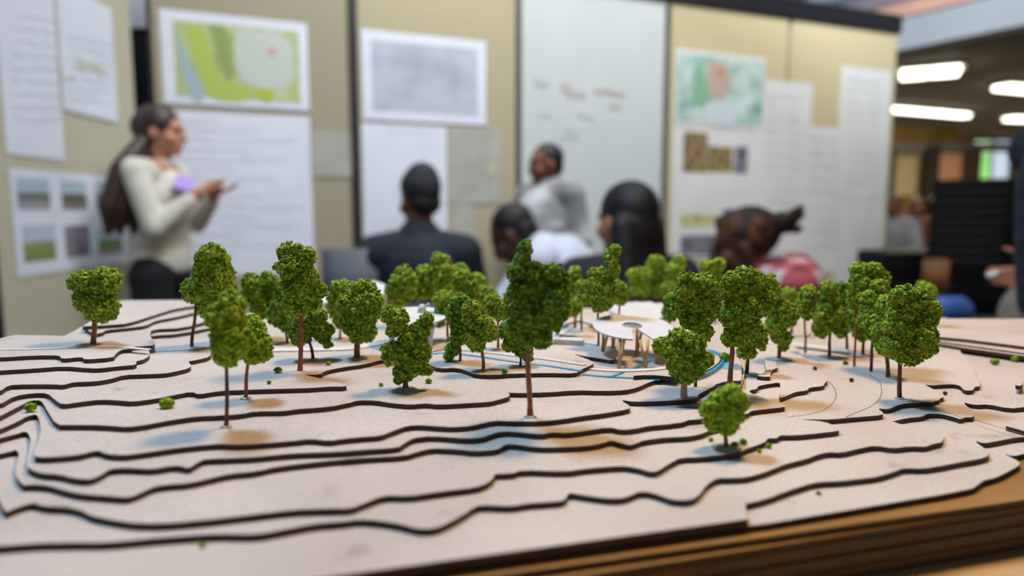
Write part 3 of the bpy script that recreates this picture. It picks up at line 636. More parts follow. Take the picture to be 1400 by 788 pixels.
# ================================================================= TABLE AND SHEET PILE
TZ = lz(-9)-T
table = thing('work_table', 'wooden work table carrying the stepped site model', 'table', (.15, .42, 0))
bm = bmesh.new(); add_box(bm, -.62, .95, -.38, .38, TZ-.03, TZ, bev=.003); from_bm('tabletop', bm, M['tablewood'], table)
M['metal_dark'] = mat('dark_metal', '#2b2b2e', .45, metal=.6)
for sx in (-1, 1):
    for sy in (-1, 1):
        boxo('leg', (.165+sx*.74-.025, .165+sx*.74+.025, sy*.33-.025, sy*.33+.025, 0, TZ-.03), M['metal_dark'], table)
for sx in (-1, 1): boxo('stretcher', (.165+sx*.74-.015, .165+sx*.74+.015, -.305, .305, .18, .21), M['metal_dark'], table)

# pile of sheets right behind the model
def pile_sheet(pl, z, th, label):
    pts = [P(x, y, z) for x, y in pl]; c = sum(pts, Vector())/len(pts)
    o = prism('hardboard_sheet', [Vector((p.x-c.x, p.y-c.y)) for p in pts], 0, th, None, [M['board'], M['edge']])
    o.location = (c.x, c.y, z); return tag(o, label, 'board sheet', 'hardboard sheets piled right of the model')
zp = lz(2)
pile_sheet([(1240, 463), (1275, 469), (1320, 476), (1400, 487), (1520, 505), (1620, 470), (1400, 442), (1285, 440)], zp+.003, .003, 'lowest bare hardboard sheet of the pile at the far right of the model')
pile_sheet([(1240, 455), (1275, 460), (1320, 464), (1400, 474), (1520, 490), (1620, 460), (1400, 436), (1285, 436)], zp+.0075, .003, 'topmost bare hardboard sheet of the pile at the far right of the model')
pile_sheet([(1235, 461), (1275, 466), (1320, 472), (1400, 483), (1520, 500), (1620, 466), (1400, 440), (1285, 439)], zp+.0045, .0015, 'thin middle sheet of the pile at the far right of the model')

# ================================================================= PARTITION BOARDS
BD = Vector((.921, .391, 0)).normalized(); BN = Vector((BD.y, -BD.x, 0))
B0 = Q(205, 290, 3.4); B0.z = 0; BRZ = math.atan2(BD.y, BD.x)
def bsz(px, py):
    r = ray(px, py); t = (B0-CAM).dot(BN)/r.dot(BN); p = CAM+r*t
    return (p-B0).dot(BD), p.z
AD = Vector((-.045, 1, 0)).normalized(); AN = Vector((AD.y, -AD.x, 0))      # side board, faces right
A0 = Q(193, 290, 3.33); A0.z = 0; ARZ = math.atan2(AD.y, AD.x)
def asz(px, py):
    r = ray(px, py); t = (A0-CAM).dot(AN)/r.dot(AN); p = CAM+r*t
    return (p-A0).dot(AD), p.z
M['fabric'] = mat('tan_fabric_panel', '#aca284', .9, '#b5ab8c', 60, 4, .1)
M['fabric_warm'] = mat('warm_tan_fabric_panel', '#bfb18a', .9, '#c8ba93', 60, 4, .1)
M['fabric_grey'] = mat('grey_tan_fabric_panel', '#9d947c', .9, '#a59d86', 60, 4, .1)
M['black'] = mat('black_metal_frame', '#15161a', .5)
M['black_soft'] = mat('black_plastic', '#070708', .7, spec=.2)
M['wb'] = mat('whiteboard_enamel', '#c9cfcd', .18, '#ced3d1', 3)
M['alu'] = mat('grey_aluminium', '#6f7069', .4, metal=.5)
M['paper'] = mat('white_paper', '#dadeea', .7, '#e0e4ef', 5)
M['paper_w'] = mat('warm_white_paper', '#d6d5cf', .7, '#dedcd7', 5)
M['paper_g'] = mat('grey_tracing_paper', '#a8a79c', .7, '#b4b3a8', 8)
M['ink'] = mat('pale_pencil_lines', '#c6cad6', .8)
M['ink_w'] = mat('faint_grey_lines', '#b4b4ad', .8)
M['ink_red'] = mat('faded_red_marker', '#d9abab', .7)
M['ink_yel'] = mat('yellow_marker', '#c9cf8a', .7)
def frame(px0, px1, ztop, m, label, name='display_panel', rz=BRZ, org=B0, sz=bsz, post=True, side=None, z0=.08, rail=None):
    s0 = sz(px0, 290)[0]; s1 = sz(px1, 290)[0]
    o = org+(BD if rz == BRZ else AD)*s0
    root = thing(name, label, 'display board', (o.x, o.y, 0), rz, 'partition boards behind the group')
    w = s1-s0
    boxo('panel', (.02, w-.02, 0, .04, z0, ztop), m, root)
    if post:
        boxo('post', (0, .02, -.012, .052, 0, ztop+.02), M['black'], root); boxo('post', (w-.02, w, -.012, .052, 0, ztop+.02), M['black'], root)
    if rail: boxo('top_rail', (0, w, -.02, .06, ztop, ztop+rail), M['black'], root)
    for fx in (.05, w-.05): boxo('foot', (fx-.03, fx+.03, -.25, .29, 0, .03), M['black'], root, bev=.005)
    return root
ZT = bsz(1213, 44)[1]
frame(215, 488, ZT, M['fabric_grey'], 'greyish tan display board carrying the green map sheet', rail=.13)
frame(488, 709, ZT, M['fabric'], 'tan display board carrying the grey map sheet', rail=.13, post=False)
fr = frame(709, 908, ZT, M['wb'], 'glossy whiteboard panel behind the standing person in white jacket', 'whiteboard_panel', rail=.13, post=False)
s0 = bsz(709, 290)[0]; s1 = bsz(908, 290)[0]
boxo('edge_trim', (-.005, .012, -.008, .05, .08, ZT), M['alu'], fr); boxo('edge_trim', (s1-s0-.03, s1-s0, -.012, .05, .08, ZT), M['alu'], fr)
boxo('tray', (.04, s1-s0-.04, -.06, 0, .8, .815), M['alu'], fr)
frame(908, 1070, ZT, M['fabric_warm'], 'warm tan display board with the green and pink site plan', rail=.13, post=False)
frame(1070, 1215, ZT, M['fabric_warm'], 'last warm tan display board with grey sheets at the right end', rail=.13, post=False)
boxs = bsz(488, 290)[0]
# dark joint between the two left boards
o = B0+BD*(boxs); pr = boxo('joint_post', (-.022, .022, -.02, .05, 0, ZT), M['black']); pr.location = (o.x, o.y, 0); pr.rotation_euler = (0, 0, BRZ)
tag(pr, 'dark vertical joint post between the green map board and grey map board', 'post')
# side board at left
sA0 = asz(-12, 290)[0]
o = A0+AD*sA0; wA = -sA0
ra = thing('display_panel', 'tan display board at far left seen at a slant, with six photographs', 'display board', (o.x, o.y, 0), ARZ)
boxo('panel', (.0, wA, 0, .04, .08, 2.7), mat('side_fabric_panel', '#b9b39b', .9, '#c2bca4', 60, 4, .1), ra)
boxo('post', (-.03, 0, -.012, .052, 0, 2.72), M['black'], ra); boxo('foot', (.03, .09, -.2, .24, 0, .03), M['black'], ra)
ra.children[0].data.update()

def paper(px0, py0, px1, py1, label, m='paper', side='B', name='poster', lift=.003, cat='poster', grp=None):
    """sheet pinned to a board: given by opposite corners in the picture"""
    f = bsz if side == 'B' else asz; org, D, N, rz = (B0, BD, BN, BRZ) if side == 'B' else (A0, AD, AN, ARZ)
    s0, z1 = f(px0, py0); s1, z0 = f(px1, py1)
    if z0 > z1: z0, z1 = z1, z0
    o = org+D*s0+N*lift
    bm = bmesh.new(); w = s1-s0; h = z1-z0; nx = 10
    # slightly curled sheet
    A = []; 
    for i in range(nx+1):
        x = w*i/nx; y = -.0012*math.sin(math.pi*i/nx)
        A.append([bm.verts.new((x, y+dy, zz)) for dy, zz in ((0, 0), (0, h), (.0006, h), (.0006, 0))])
    for i in range(nx):
        for j in range(4): bm.faces.new((A[i][j], A[i+1][j], A[i+1][(j+1) % 4], A[i][(j+1) % 4]))
    bm.faces.new(A[0]); bm.faces.new(A[-1][::-1]); bmesh.ops.recalc_face_normals(bm, faces=bm.faces)
    ob = from_bm(name, bm, M[m] if isinstance(m, str) else m); ob.location = (o.x, o.y, z0); ob.rotation_euler = (0, 0, rz)
    tag(ob, label, cat, grp); ob['_s'] = 0; del ob['_s']
    return ob, (s0, s1, z0, z1, f)
def pr_(parent, info, px0, py0, px1, py1, m, name='print', lift=.0022):
    """printed field on a sheet (part of the sheet)"""
    s0, s1, z0, z1, f = info
    a, b = f(px0, py0); c, d = f(px1, py1); b, d = max(b, d), min(b, d)
    a = max(a, s0+.004); c = min(c, s1-.004)
    bm = bmesh.new(); add_box(bm, a-s0, c-s0, -lift-.0002, -lift+.0008, d-z0, b-z0)
    return from_bm(name, bm, m, parent)
def lines(parent, info, rows, m, name='handwriting', seed=1, amp=.006, rad=.0016, lift=.0026):
    """faint rows of writing or drawing strokes"""
    rng = random.Random(seed); s0, s1, z0, z1, f = info; bm = bmesh.new()
    for (x0, y0, x1, y1) in rows:
        a, b = f(x0, y0); c, d = f(x1, y1); n = max(4, int(abs(c-a)/.012))
        pts = [Vector((a+(c-a)*i/n-s0, -lift, b+(d-b)*i/n-z0+rng.uniform(-amp, amp))) for i in range(n+1)]
        add_tube(bm, pts, rad, 4)
    return from_bm(name, bm, m, parent)
def noisy(name, cols, scale, rough=.7, distort=0):
    m, nt, b = new_mat(name); b.inputs['Roughness'].default_value = rough; b.inputs['Specular IOR Level'].default_value = .2
    tc = nt.nodes.new('ShaderNodeTexCoord'); nz = nt.nodes.new('ShaderNodeTexNoise'); nz.inputs['Scale'].default_value = scale
    nz.inputs['Detail'].default_value = 2; nz.inputs['Distortion'].default_value = distort
    nt.links.new(tc.outputs['Object'], nz.inputs['Vector']); cr = nt.nodes.new('ShaderNodeValToRGB'); e = cr.color_ramp.elements
    n = len(cols); e[0].position = .3; e[0].color = c3(cols[0]); e[1].position = .7; e[1].color = c3(cols[-1])
    for i, c in enumerate(cols[1:-1]): x = e.new(.3+.4*(i+1)/(n-1)); x.color = c3(c)
    nt.links.new(nz.outputs['Fac'], cr.inputs[0]); nt.links.new(cr.outputs[0], b.inputs['Base Color']); return m

# --- green map sheet and long drawing below it
po, i_ = paper(217, 12, 423, 152, 'map sheet printed in yellow green and pale grey on the greyish board', lift=.006)
pr_(po, i_, 236, 27, 411, 141, noisy('map_green_print', ['#8fa06a', '#b9c38e', '#aebd86', '#c4cba0'], 6, distort=1), 'map_print')
# features of the map as thin printed patches
def patch(parent, info, poly, m, name, lift=.0034):
    s0, s1, z0, z1, f = info; bm = bmesh.new()
    P3 = [Vector((f(x, y)[0]-s0, -lift, f(x, y)[1]-z0)) for x, y in poly]
    P3 = chaikin(P3+[P3[0]], 2)[:-1]
    A = [bm.verts.new(p) for p in P3]; B = [bm.verts.new(p+Vector((0, .0006, 0))) for p in P3]; n = len(A)
    fa = bm.faces.new(A); fb = bm.faces.new(B[::-1])
    for i in range(n): bm.faces.new((A[i], B[i], B[(i+1) % n], A[(i+1) % n]))
    bmesh.ops.triangulate(bm, faces=[fa, fb]); bmesh.ops.recalc_face_normals(bm, faces=bm.faces)
    return from_bm(name, bm, m, parent)
mcol = lambda n, c: mat(n, c, .7)
patch(po, i_, [(252, 36), (275, 32), (290, 70), (300, 110), (345, 120), (345, 140), (285, 138), (268, 90)], mcol('print_lime', '#aebf5a'), 'map_print')
patch(po, i_, [(286, 34), (308, 34), (318, 70), (320, 112), (305, 104), (295, 70)], mcol('print_olive', '#8da05a'), 'map_print', .0040)
patch(po, i_, [(240, 40), (248, 60), (262, 90), (280, 125), (278, 139), (263, 137), (248, 100)], mcol('print_river', '#9fb6bd'), 'map_print', .0040)
patch(po, i_, [(322, 40), (400, 46), (402, 120), (365, 124), (322, 108)], mcol('print_palegrey', '#c3cbc0'), 'map_print')
patch(po, i_, [(366, 66), (377, 66), (377, 77), (366, 77)], mcol('print_pink', '#cf9f9f'), 'map_print', .0042)
patch(po, i_, [(350, 120), (376, 122), (374, 140), (350, 138)], mcol('print_lime2', '#b0bf45'), 'map_print', .0042)
po, i_ = paper(228, 150, 430, 374, 'long white drawing sheet with faint pencil sketches under the green map', lift=.003)
lines(po, i_, [(240, 165+k*13, 240+((k*53) % 120)+60, 166+k*13) for k in range(15)], M['ink'], 'pencil_lines', 3, .012, .0012)
po, i_ = paper(426, 180, 486, 242, 'small grey tracing sheet right of the long white drawing', 'paper_g', lift=.005)
lines(po, i_, [(432, 190+k*10, 478, 192+k*10) for k in range(5)], M['ink_w'], 'pencil_lines', 5, .008, .0012)
# --- grey map sheet
po, i_ = paper(493, 40, 664, 172, 'grey relief map sheet with white border on the tan board', lift=.006)
pr_(po, i_, 507, 54, 653, 158, noisy('map_grey_print', ['#a3a8b6', '#b1b6c2', '#bcc1cc', '#b8bcc8'], 5), 'map_print')
po, i_ = paper(494, 168, 612, 352, 'plain white sheet hanging below the grey relief map', lift=.003)
lines(po, i_, [(530, 178, 590, 180), (510, 300, 560, 302), (505, 310, 560, 312)], M['ink'], 'pencil_lines', 9, .004, .001)
po, i_ = paper(613, 174, 684, 278, 'grey tracing sheet with a yellow note mark, right of the plain white sheet', 'paper_g', lift=.005)
lines(po, i_, [(620, 185+k*11, 672, 187+k*11) for k in range(8)], M['ink_w'], 'pencil_lines', 11, .01, .0012)
patch(po, i_, [(668, 227), (675, 227), (675, 238), (668, 238)], M['ink_yel'], 'yellow_mark')
po, i_ = paper(617, 276, 650, 330, 'narrow grey sheet below the grey tracing sheet', 'paper_g', lift=.003)
# --- whiteboard writing as part of the board
wi = (bsz(709, 290)[0], bsz(908, 290)[0], 0, 3, bsz)
lines(fr, wi, [(768, 114, 781, 116), (766, 119, 779, 122), (768, 124, 800, 128), (775, 131, 800, 133), (812, 122, 856, 130), (812, 125, 850, 131), (832, 143, 850, 145), (835, 148, 850, 150)], M['ink_red'], 'red_writing', 21, .012, .0022, .003)
lines(fr, wi, [(728, 110, 750, 114), (730, 115, 748, 117), (738, 157, 752, 160), (790, 158, 812, 162), (770, 176, 790, 182), (766, 186, 792, 190)], M['ink_w'], 'grey_writing', 23, .012, .0018, .003)
# --- right boards
po, i_ = paper(923, 66, 1042, 178, 'site plan poster in green with a pink centre, top of the warm tan board', 'paper_w', lift=.006)
pr_(po, i_, 925, 72, 1040, 172, noisy('plan_green_print', ['#6f9a86', '#9dbcae', '#b9cdc4', '#c9d6d2'], 8, distort=1), 'plan_print')
patch(po, i_, [(966, 86), (985, 84), (998, 98), (1000, 120), (990, 136), (974, 138), (964, 120)], mcol('print_rose', '#b9a594'), 'plan_print')
patch(po, i_, [(948, 92), (960, 88), (964, 110), (966, 146), (952, 148), (944, 122)], mcol('print_moss', '#83ac8b'), 'plan_print', .0036)
patch(po, i_, [(966, 140), (990, 138), (1008, 150), (1005, 174), (968, 170), (958, 155)], mcol('print_haze', '#c5d2d4'), 'plan_print', .0040)
patch(po, i_, [(978, 96), (990, 96), (990, 106), (978, 106)], mcol('print_coral', '#bf8a78'), 'plan_print', .0044)
po, i_ = paper(920, 172, 1036, 350, 'tall picture board with yellow and purple photos under the green site plan', 'paper_w', lift=.004)
ph1 = noisy('photo_print_yellow_purple', ['#3d3447', '#6b5a52', '#a48a45', '#8a7a6a'], 22)
ph2 = noisy('photo_print_olive', ['#86865a', '#b5b06a', '#c9c58e', '#bfbfa5'], 16)
ph3 = noisy('photo_print_dusk', ['#4a4555', '#6a6472', '#86808a', '#8d8272'], 16)
pr_(po, i_, 934, 180, 966, 236, ph1, 'photo_print'); pr_(po, i_, 968, 200, 1000, 236, ph1, 'photo_print'); pr_(po, i_, 1004, 200, 1020, 238, ph3, 'photo_print')
pr_(po, i_, 930, 294, 978, 310, ph2, 'photo_print'); pr_(po, i_, 930, 322, 985, 348, ph3, 'photo_print'); pr_(po, i_, 988, 286, 1030, 312, mcol('print_violet', '#5d4a80'), 'photo_print')
po, i_ = paper(1036, 108, 1100, 345, 'long grey sheet left of the notch on the last tan board', 'paper_w', lift=.005)
lines(po, i_, [(1045, 130+k*16, 1092, 134+k*16) for k in range(12)], M['ink_w'], 'pencil_lines', 31, .02, .0016)
po, i_ = paper(1098, 172, 1150, 372, 'grey sheet hanging lowest in the middle of the last tan board', 'paper_w', lift=.003)
lines(po, i_, [(1104, 190+k*18, 1146, 194+k*18) for k in range(9)], M['ink_w'], 'pencil_lines', 33, .02, .0016)
po, i_ = paper(1150, 90, 1209, 272, 'grey sheet at the outer right end of the boards, upper one', 'paper_w', lift=.005)
lines(po, i_, [(1156, 110+k*14, 1202, 114+k*14) for k in range(11)], M['ink_w'], 'pencil_lines', 35, .015, .0016)
po, i_ = paper(1146, 270, 1203, 386, 'grey sheet at the outer right end of the boards, lower one', 'paper_w', lift=.003)
# --- side board sheets
po, i_ = paper(-14, -60, 88, 220, 'large white sheet at the upper left edge of the slanted board', side='A', lift=.003)
lines(po, i_, [(15, 20+k*18, 80, 28+k*17) for k in range(9)], M['ink'], 'pencil_lines', 41, .01, .0012)
po, i_ = paper(72, -30, 160, 168, 'white sheet with faint yellow notes, beside the large one on the slanted board', side='A', lift=.006)
lines(po, i_, [(90, 50+k*14, 150, 62+k*13) for k in range(7)], M['ink'], 'pencil_lines', 43, .01, .0012)
lines(po, i_, [(104, 80, 140, 95), (84, 104, 98, 108), (100, 88, 142, 103)], M['ink_yel'], 'yellow_notes', 45, .01, .003)
po, i_ = paper(11, 229, 176, 358, 'white sheet of six small photographs on the slanted left board', side='A', lift=.003)
sky = '#a9bccb'
def photo_mat(n, grd, midc, top=sky, seed=0): return ramp_mat(n, [(0, grd), (.38, midc), (.5, midc), (.58, top), (1, top)], 'Z', .25, 4)
PH = [photo_mat('photo_of_a_street', '#b5b2b3', '#70706a'), photo_mat('photo_of_a_treeline', '#8f8a88', '#5b5a48'), photo_mat('photo_of_a_corner', '#7d776f', '#5c5b58'),
      photo_mat('photo_of_a_lawn', '#7c8a4a', '#8a9560', '#b9c5d2'), noisy('photo_of_a_building', ['#5d5a6a', '#7b7683', '#8d8890', '#6b675f'], 14), photo_mat('photo_of_a_field', '#a08f86', '#6f8a54', '#b3c0cc')]
for j, (x0, y0, x1, y1) in enumerate([(20, 242, 68, 287), (81, 246, 118, 287), (129, 248, 161, 285), (28, 309, 76, 354), (86, 309, 122, 349), (132, 312, 167, 345)]):
    p0, z1 = asz(x0, y0); p1, z0 = asz(x1, y1)
    pr_(po, i_, x0, y0, x1, y1, PH[j], 'photo_print')

# ================================================================= ROOM
M['floor'] = mat('grey_floor', '#5b5752', .45, '#67625c', 2.5)
M['wallp'] = mat('painted_wall', '#6c6250', .8, '#746a58', 3)
M['wall_dark'] = mat('dark_wall', '#5d4a26', .8, '#6b5730', 2)
M['ceil_dark'] = mat('dark_ceiling', '#948c80', .9, '#a0978b', 3)
M['ceil_hi'] = mat('pale_blue_ceiling', '#a3b1c0', .9, '#adbac8', 2)
M['fascia'] = mat('grey_fascia', '#9aa1a6', .7, '#a4aaae', 2)
M['pink'] = mat('salmon_pipe', '#c99c88', .6, '#d3a58e', 3)
M['mauve'] = mat('mauve_beam', '#8b7e8a', .7)
struct(boxo('floor', (-6, 14, -4, 20, -.05, 0), M['floor']))
def wallbox(name, dims, m): return struct(boxo(name, dims, m))
wallbox('wall_back', (-6, 14, 17.5, 17.7, 0, 5), M['wall_dark'])
wallbox('wall_left', (-6.2, -6, -4, 20, 0, 5), M['wallp'])
wallbox('wall_right', (14, 14.2, -4, 20, 0, 5), M['wall_dark'])
struct(boxo('ceiling', (-6, 14, -4, 20, 5, 5.1), M['ceil_hi']))
# lower ceiling of the far bay: its front edge runs from upper right to left
CZ = 2.72
e0 = P(1213, 76, CZ); e1 = P(1400, 38, CZ); ed = (e1-e0); ed.z = 0; ed.normalize()
EA = e0-ed*3.2; EB = e1+ed*4.5
bm = bmesh.new()
en = Vector((-ed.y, ed.x, 0)); 
if en.y < 0: en = -en
V = [EA, EB, EB+en*14, EA+en*14]
for v in V: v.z = CZ
A = [bm.verts.new(v) for v in V]; B = [bm.verts.new(v+Vector((0, 0, .1))) for v in V]
bm.faces.new(A); bm.faces.new(B[::-1])
for i in range(4): bm.faces.new((A[i], B[i], B[(i+1) % 4], A[(i+1) % 4]))
bmesh.ops.recalc_face_normals(bm, faces=bm.faces)
struct(from_bm('ceiling_low', bm, M['ceil_dark']))
def edge_bar(name, z0, z1, d0, d1, m, round_=False):
    bm = bmesh.new(); a = EA.copy(); b = EB.copy(); a.z = b.z = 0
    if round_:
        mid = -en*((d0+d1)/2)+Vector((0, 0, (z0+z1)/2)); add_tube(bm, [a+mid, b+mid], (z1-z0)/2, 14)
    else:
        Vs = []
        for p in (a, b):
            for d, z in ((d0, z0), (d1, z0), (d1, z1), (d0, z1)): Vs.append(bm.verts.new(p-en*d+Vector((0, 0, z))))
        for i in range(4): bm.faces.new((Vs[i], Vs[(i+1) % 4], Vs[4+(i+1) % 4], Vs[4+i]))
        bm.faces.new(Vs[:4]); bm.faces.new(Vs[4:][::-1]); bmesh.ops.recalc_face_normals(bm, faces=bm.faces)
    return from_bm(name, bm, m)
struct(edge_bar('trim_1', CZ-.05, CZ+.0, 0, .1, mat('dark_olive_trim', '#2d2613', .7)))
struct(edge_bar('trim_2', CZ, CZ+.30, 0, .12, M['fascia']))
struct(edge_bar('trim_3', CZ+.30, CZ+.44, 0, .16, M['pink']))
struct(edge_bar('trim_4', CZ+.44, CZ+.55, 0, .20, M['mauve']))
struct(edge_bar('trim_5', CZ+.55, 5.0, 0, .05, M['ceil_hi']))
tag(edge_bar('ceiling_pipe', CZ+.62, CZ+.72, .5, .6, M['mauve'], True), 'mauve pipe running under the high ceiling along the fascia', 'pipe')
# strip lights under the low ceiling
lamp_m, nt, b_ = new_mat('lit_fluorescent_cover'); b_.inputs['Emission Color'].default_value = (1, .96, .82, 1); b_.inputs['Emission Strength'].default_value = 5
b_.inputs['Base Color'].default_value = (.9, .9, .85, 1)
M['housing'] = mat('white_lamp_housing', '#b9b4a0', .6)
def fixture(px0, py0, px1, py1, label, w=.3, z=CZ-.08, n=2, gap=.0):
    a = P(px0, py0, z); b = P(px1, py1, z); d = b-a; L = d.length; c = (a+b)/2
    root = thing('strip_light', label, 'ceiling light', c, math.atan2(d.y, d.x), 'strip lights under the low ceiling')
    boxo('housing', (-L/2-.03, L/2+.03, -w/2-.02, w/2+.02, .03, .08), M['housing'], root)
    for i in range(n):
        x0 = -L/2+L*i/n+.01; x1 = -L/2+L*(i+1)/n-.01
        bm = bmesh.new(); add_box(bm, x0, x1, -w/2, w/2, -.02, .03, bev=.012); from_bm('diffuser', bm, lamp_m, root)
    return c, L, d
lights = [fixture(1230, 104, 1314, 97, 'strip light nearest the boards under the dark ceiling, largest one', .40),
          fixture(1203, 149, 1322, 159, 'long strip light second row, ending near the yellow sign', .15, n=3),
          fixture(1368, 120, 1450, 128, 'strip light cut by the right edge of the photo, upper one', .22),
          fixture(1378, 163, 1450, 166, 'strip light cut by the right edge of the photo, lower one', .2)]
# far wall furniture: openings, sign, columns
YW = 17.4
def fz(x0, y0, x1, y1, Y=YW):
    a = Q(x0, y0, Y); b = Q(x1, y1, Y); return (min(a.x, b.x), max(a.x, b.x), min(a.z, b.z), max(a.z, b.z))
def wallpiece(name, x0, y0, x1, y1, m, th=.06, Y=YW, label=None, cat=None):
    X0, X1, Z0_, Z1_ = fz(x0, y0, x1, y1, Y); o = boxo(name, (X0, X1, Y-th, Y, Z0_, Z1_), m)
    if label: tag(o, label, cat)
    else: struct(o)
    return o
em = lambda n, c, s: (lambda t: (t[2].inputs['Base Color'].__setattr__('default_value', c3(c)), t[2].inputs['Emission Color'].__setattr__('default_value', c3(c)), t[2].inputs['Emission Strength'].__setattr__('default_value', s), t[0])[-1])(new_mat(n))
def window(n, x0, y0, x1, y1, panes):
    X0, X1, A_, B_ = fz(x0, y0, x1, y1); root = bpy.data.objects.new('window_%d' % n, None); COL.objects.link(root); root.location = (X0, YW-.05, A_); root['kind'] = 'structure'
    w, h = X1-X0, B_-A_
    bm = bmesh.new()
    for d in ((0, w, -.04, .04, -.05, .02), (0, w, -.04, .04, h-.02, h+.05), (-.05, .02, -.04, .04, -.05, h+.05), (w-.02, w+.05, -.04, .04, -.05, h+.05), (w/2-.02, w/2+.02, -.04, .04, 0, h)): add_box(bm, *d)
    from_bm('window_frame', bm, M['black'], root)
    for i, m in enumerate(panes): boxo('window_pane', (w*i/len(panes), w*(i+1)/len(panes), .0, .01, 0, h), m, root)
gm = ramp_mat('daylit_foliage_outside', [(0, '#8fd07a'), (.5, '#6ea860'), (1, '#a9c4a0')], 'Z', .8, 3)
gm.node_tree.links.new(gm.node_tree.nodes['Color Ramp'].outputs[0], gm.node_tree.nodes['Principled BSDF'].inputs['Emission Color']); gm.node_tree.nodes['Principled BSDF'].inputs['Emission Strength'].default_value = 1.6
window(1, 1329, 192, 1376, 251, [gm, em('daylit_sky_pane', '#a9b7cc', 1.2)])
window(2, 1398, 215, 1430, 268, [gm, em('daylit_sky_pane_right', '#a9b7e0', .8)])
wallpiece('wall_panel', 1273, 211, 1313, 252, mat('salmon_panel', '#b98a70', .8), label='salmon pink panel on the far wall left of the green window', cat='wall panel')
wallpiece('wall_panel', 1216, 214, 1250, 268, mat('beige_panel', '#8d8369', .8), label='beige panel on the far wall near the board end', cat='wall panel')
wallpiece('trim_6', 1205, 196, 1400, 208, mat('grey_band', '#5d5858', .8), .1)
wallpiece('trim_7', 1262, 200, 1272, 290, mat('dark_column', '#1f1a1a', .8), .25)
wallpiece('trim_8', 1314, 205, 1328, 290, mat('brown_column', '#3a2b24', .8), .25)
wallpiece('trim_9', 1382, 190, 1394, 262, mat('ochre_column', '#5c471c', .8), .25)
wallpiece('trim_10', 1204, 205, 1214, 290, mat('green_column', '#25352a', .8), .25)
X0, X1, A_, B_ = fz(1280, 163, 1303, 187, 13)
so = boxo('hanging_sign', (X0, X1, 12.95, 13, A_, B_), mat('yellow_sign', '#a88f12', .6), bev=.01); tag(so, 'small yellow sign hanging below the second strip light', 'sign')
boxo('hanger', ((X0+X1)/2-.01, (X0+X1)/2+.01, 12.97, 12.99, B_, CZ), M['black'], so)
# black backing added to keep the gap left of the map board dark
o = Q(206, 200, 3.9)
cu = thing('gap_backing', 'tall black backing added behind the slit between the two left boards', 'backing', (o.x, o.y, 0))
boxo('body', (-.16, .16, 0, .35, .02, Q(206, 38, 3.9).z), M['black_soft'], cu, .004); boxo('backing_front', (-.15, .15, -.015, 0, .06, Q(206, 38, 3.9).z-.03), M['black'], cu, .003)
pz = Q(206, 38, 3.9).z
ob = boxo('gap_paper', (o.x-.14, o.x+.14, o.y+.03, o.y+.3, pz, pz+.35), M['paper'], bev=.01); tag(ob, 'pale paper piece above the black backing behind the slit', 'box')

# ================================================================= PEOPLE
def seg(bm, a, b, ra, rb, n=14, rings=5):
    a = Vector(a); b = Vector(b); d = (b-a); L = d.length
    if L < 1e-5: return
    d /= L; up = Vector((0, 0, 1)) if abs(d.z) < .9 else Vector((0, 1, 0)); u = d.cross(up).normalized(); v = u.cross(d)
    prof = []
    for i in range(rings): t = math.pi/2*(i/rings); prof.append((-math.cos(t)*ra, math.sin(t)*ra))
    prof[0] = (-ra, ra*.02)
    prof += [(0, ra), (L*.5, (ra+rb)/2), (L, rb)]
    for i in range(1, rings+1): t = math.pi/2*(i/rings); prof.append((L+math.sin(t)*rb, max(math.cos(t)*rb, rb*.02)))
    R = [[bm.verts.new(a+d*x+(u*math.cos(2*math.pi*k/n)+v*math.sin(2*math.pi*k/n))*r) for k in range(n)] for x, r in prof]
    for i in range(len(R)-1):
        for k in range(n): bm.faces.new((R[i][k], R[i][(k+1) % n], R[i+1][(k+1) % n], R[i+1][k]))
    bm.faces.new(R[0][::-1]); bm.faces.new(R[-1])
def ell(bm, c, r, mtx=None, sub=3):
    g = bmesh.ops.create_icosphere(bm, subdivisions=sub, radius=1)['verts']
    m = Matrix.Translation(c) @ (mtx.to_4x4() if mtx is not None else Matrix()) @ Matrix.Diagonal((*r, 1))
    bmesh.ops.transform(bm, matrix=m, verts=g)
def fuse(name, bm, m, parent, voxel=.008, smooth=4):
    me = bpy.data.meshes.new(name); bmesh.ops.recalc_face_normals(bm, faces=bm.faces); bm.to_mesh(me); bm.free()
    tmp = bpy.data.objects.new('tmp', me); COL.objects.link(tmp)
    md = tmp.modifiers.new('r', 'REMESH'); md.mode = 'VOXEL'; md.voxel_size = voxel; md.use_smooth_shade = True
    if smooth:
        sm = tmp.modifiers.new('s', 'SMOOTH'); sm.iterations = smooth; sm.factor = .5
    dg = bpy.context.evaluated_depsgraph_get(); dg.update()
    me2 = bpy.data.meshes.new_from_object(tmp.evaluated_get(dg)); me2.name = name
    bpy.data.objects.remove(tmp); bpy.data.meshes.remove(me); me2.materials.clear()
    return link(name, me2, m, parent, True)
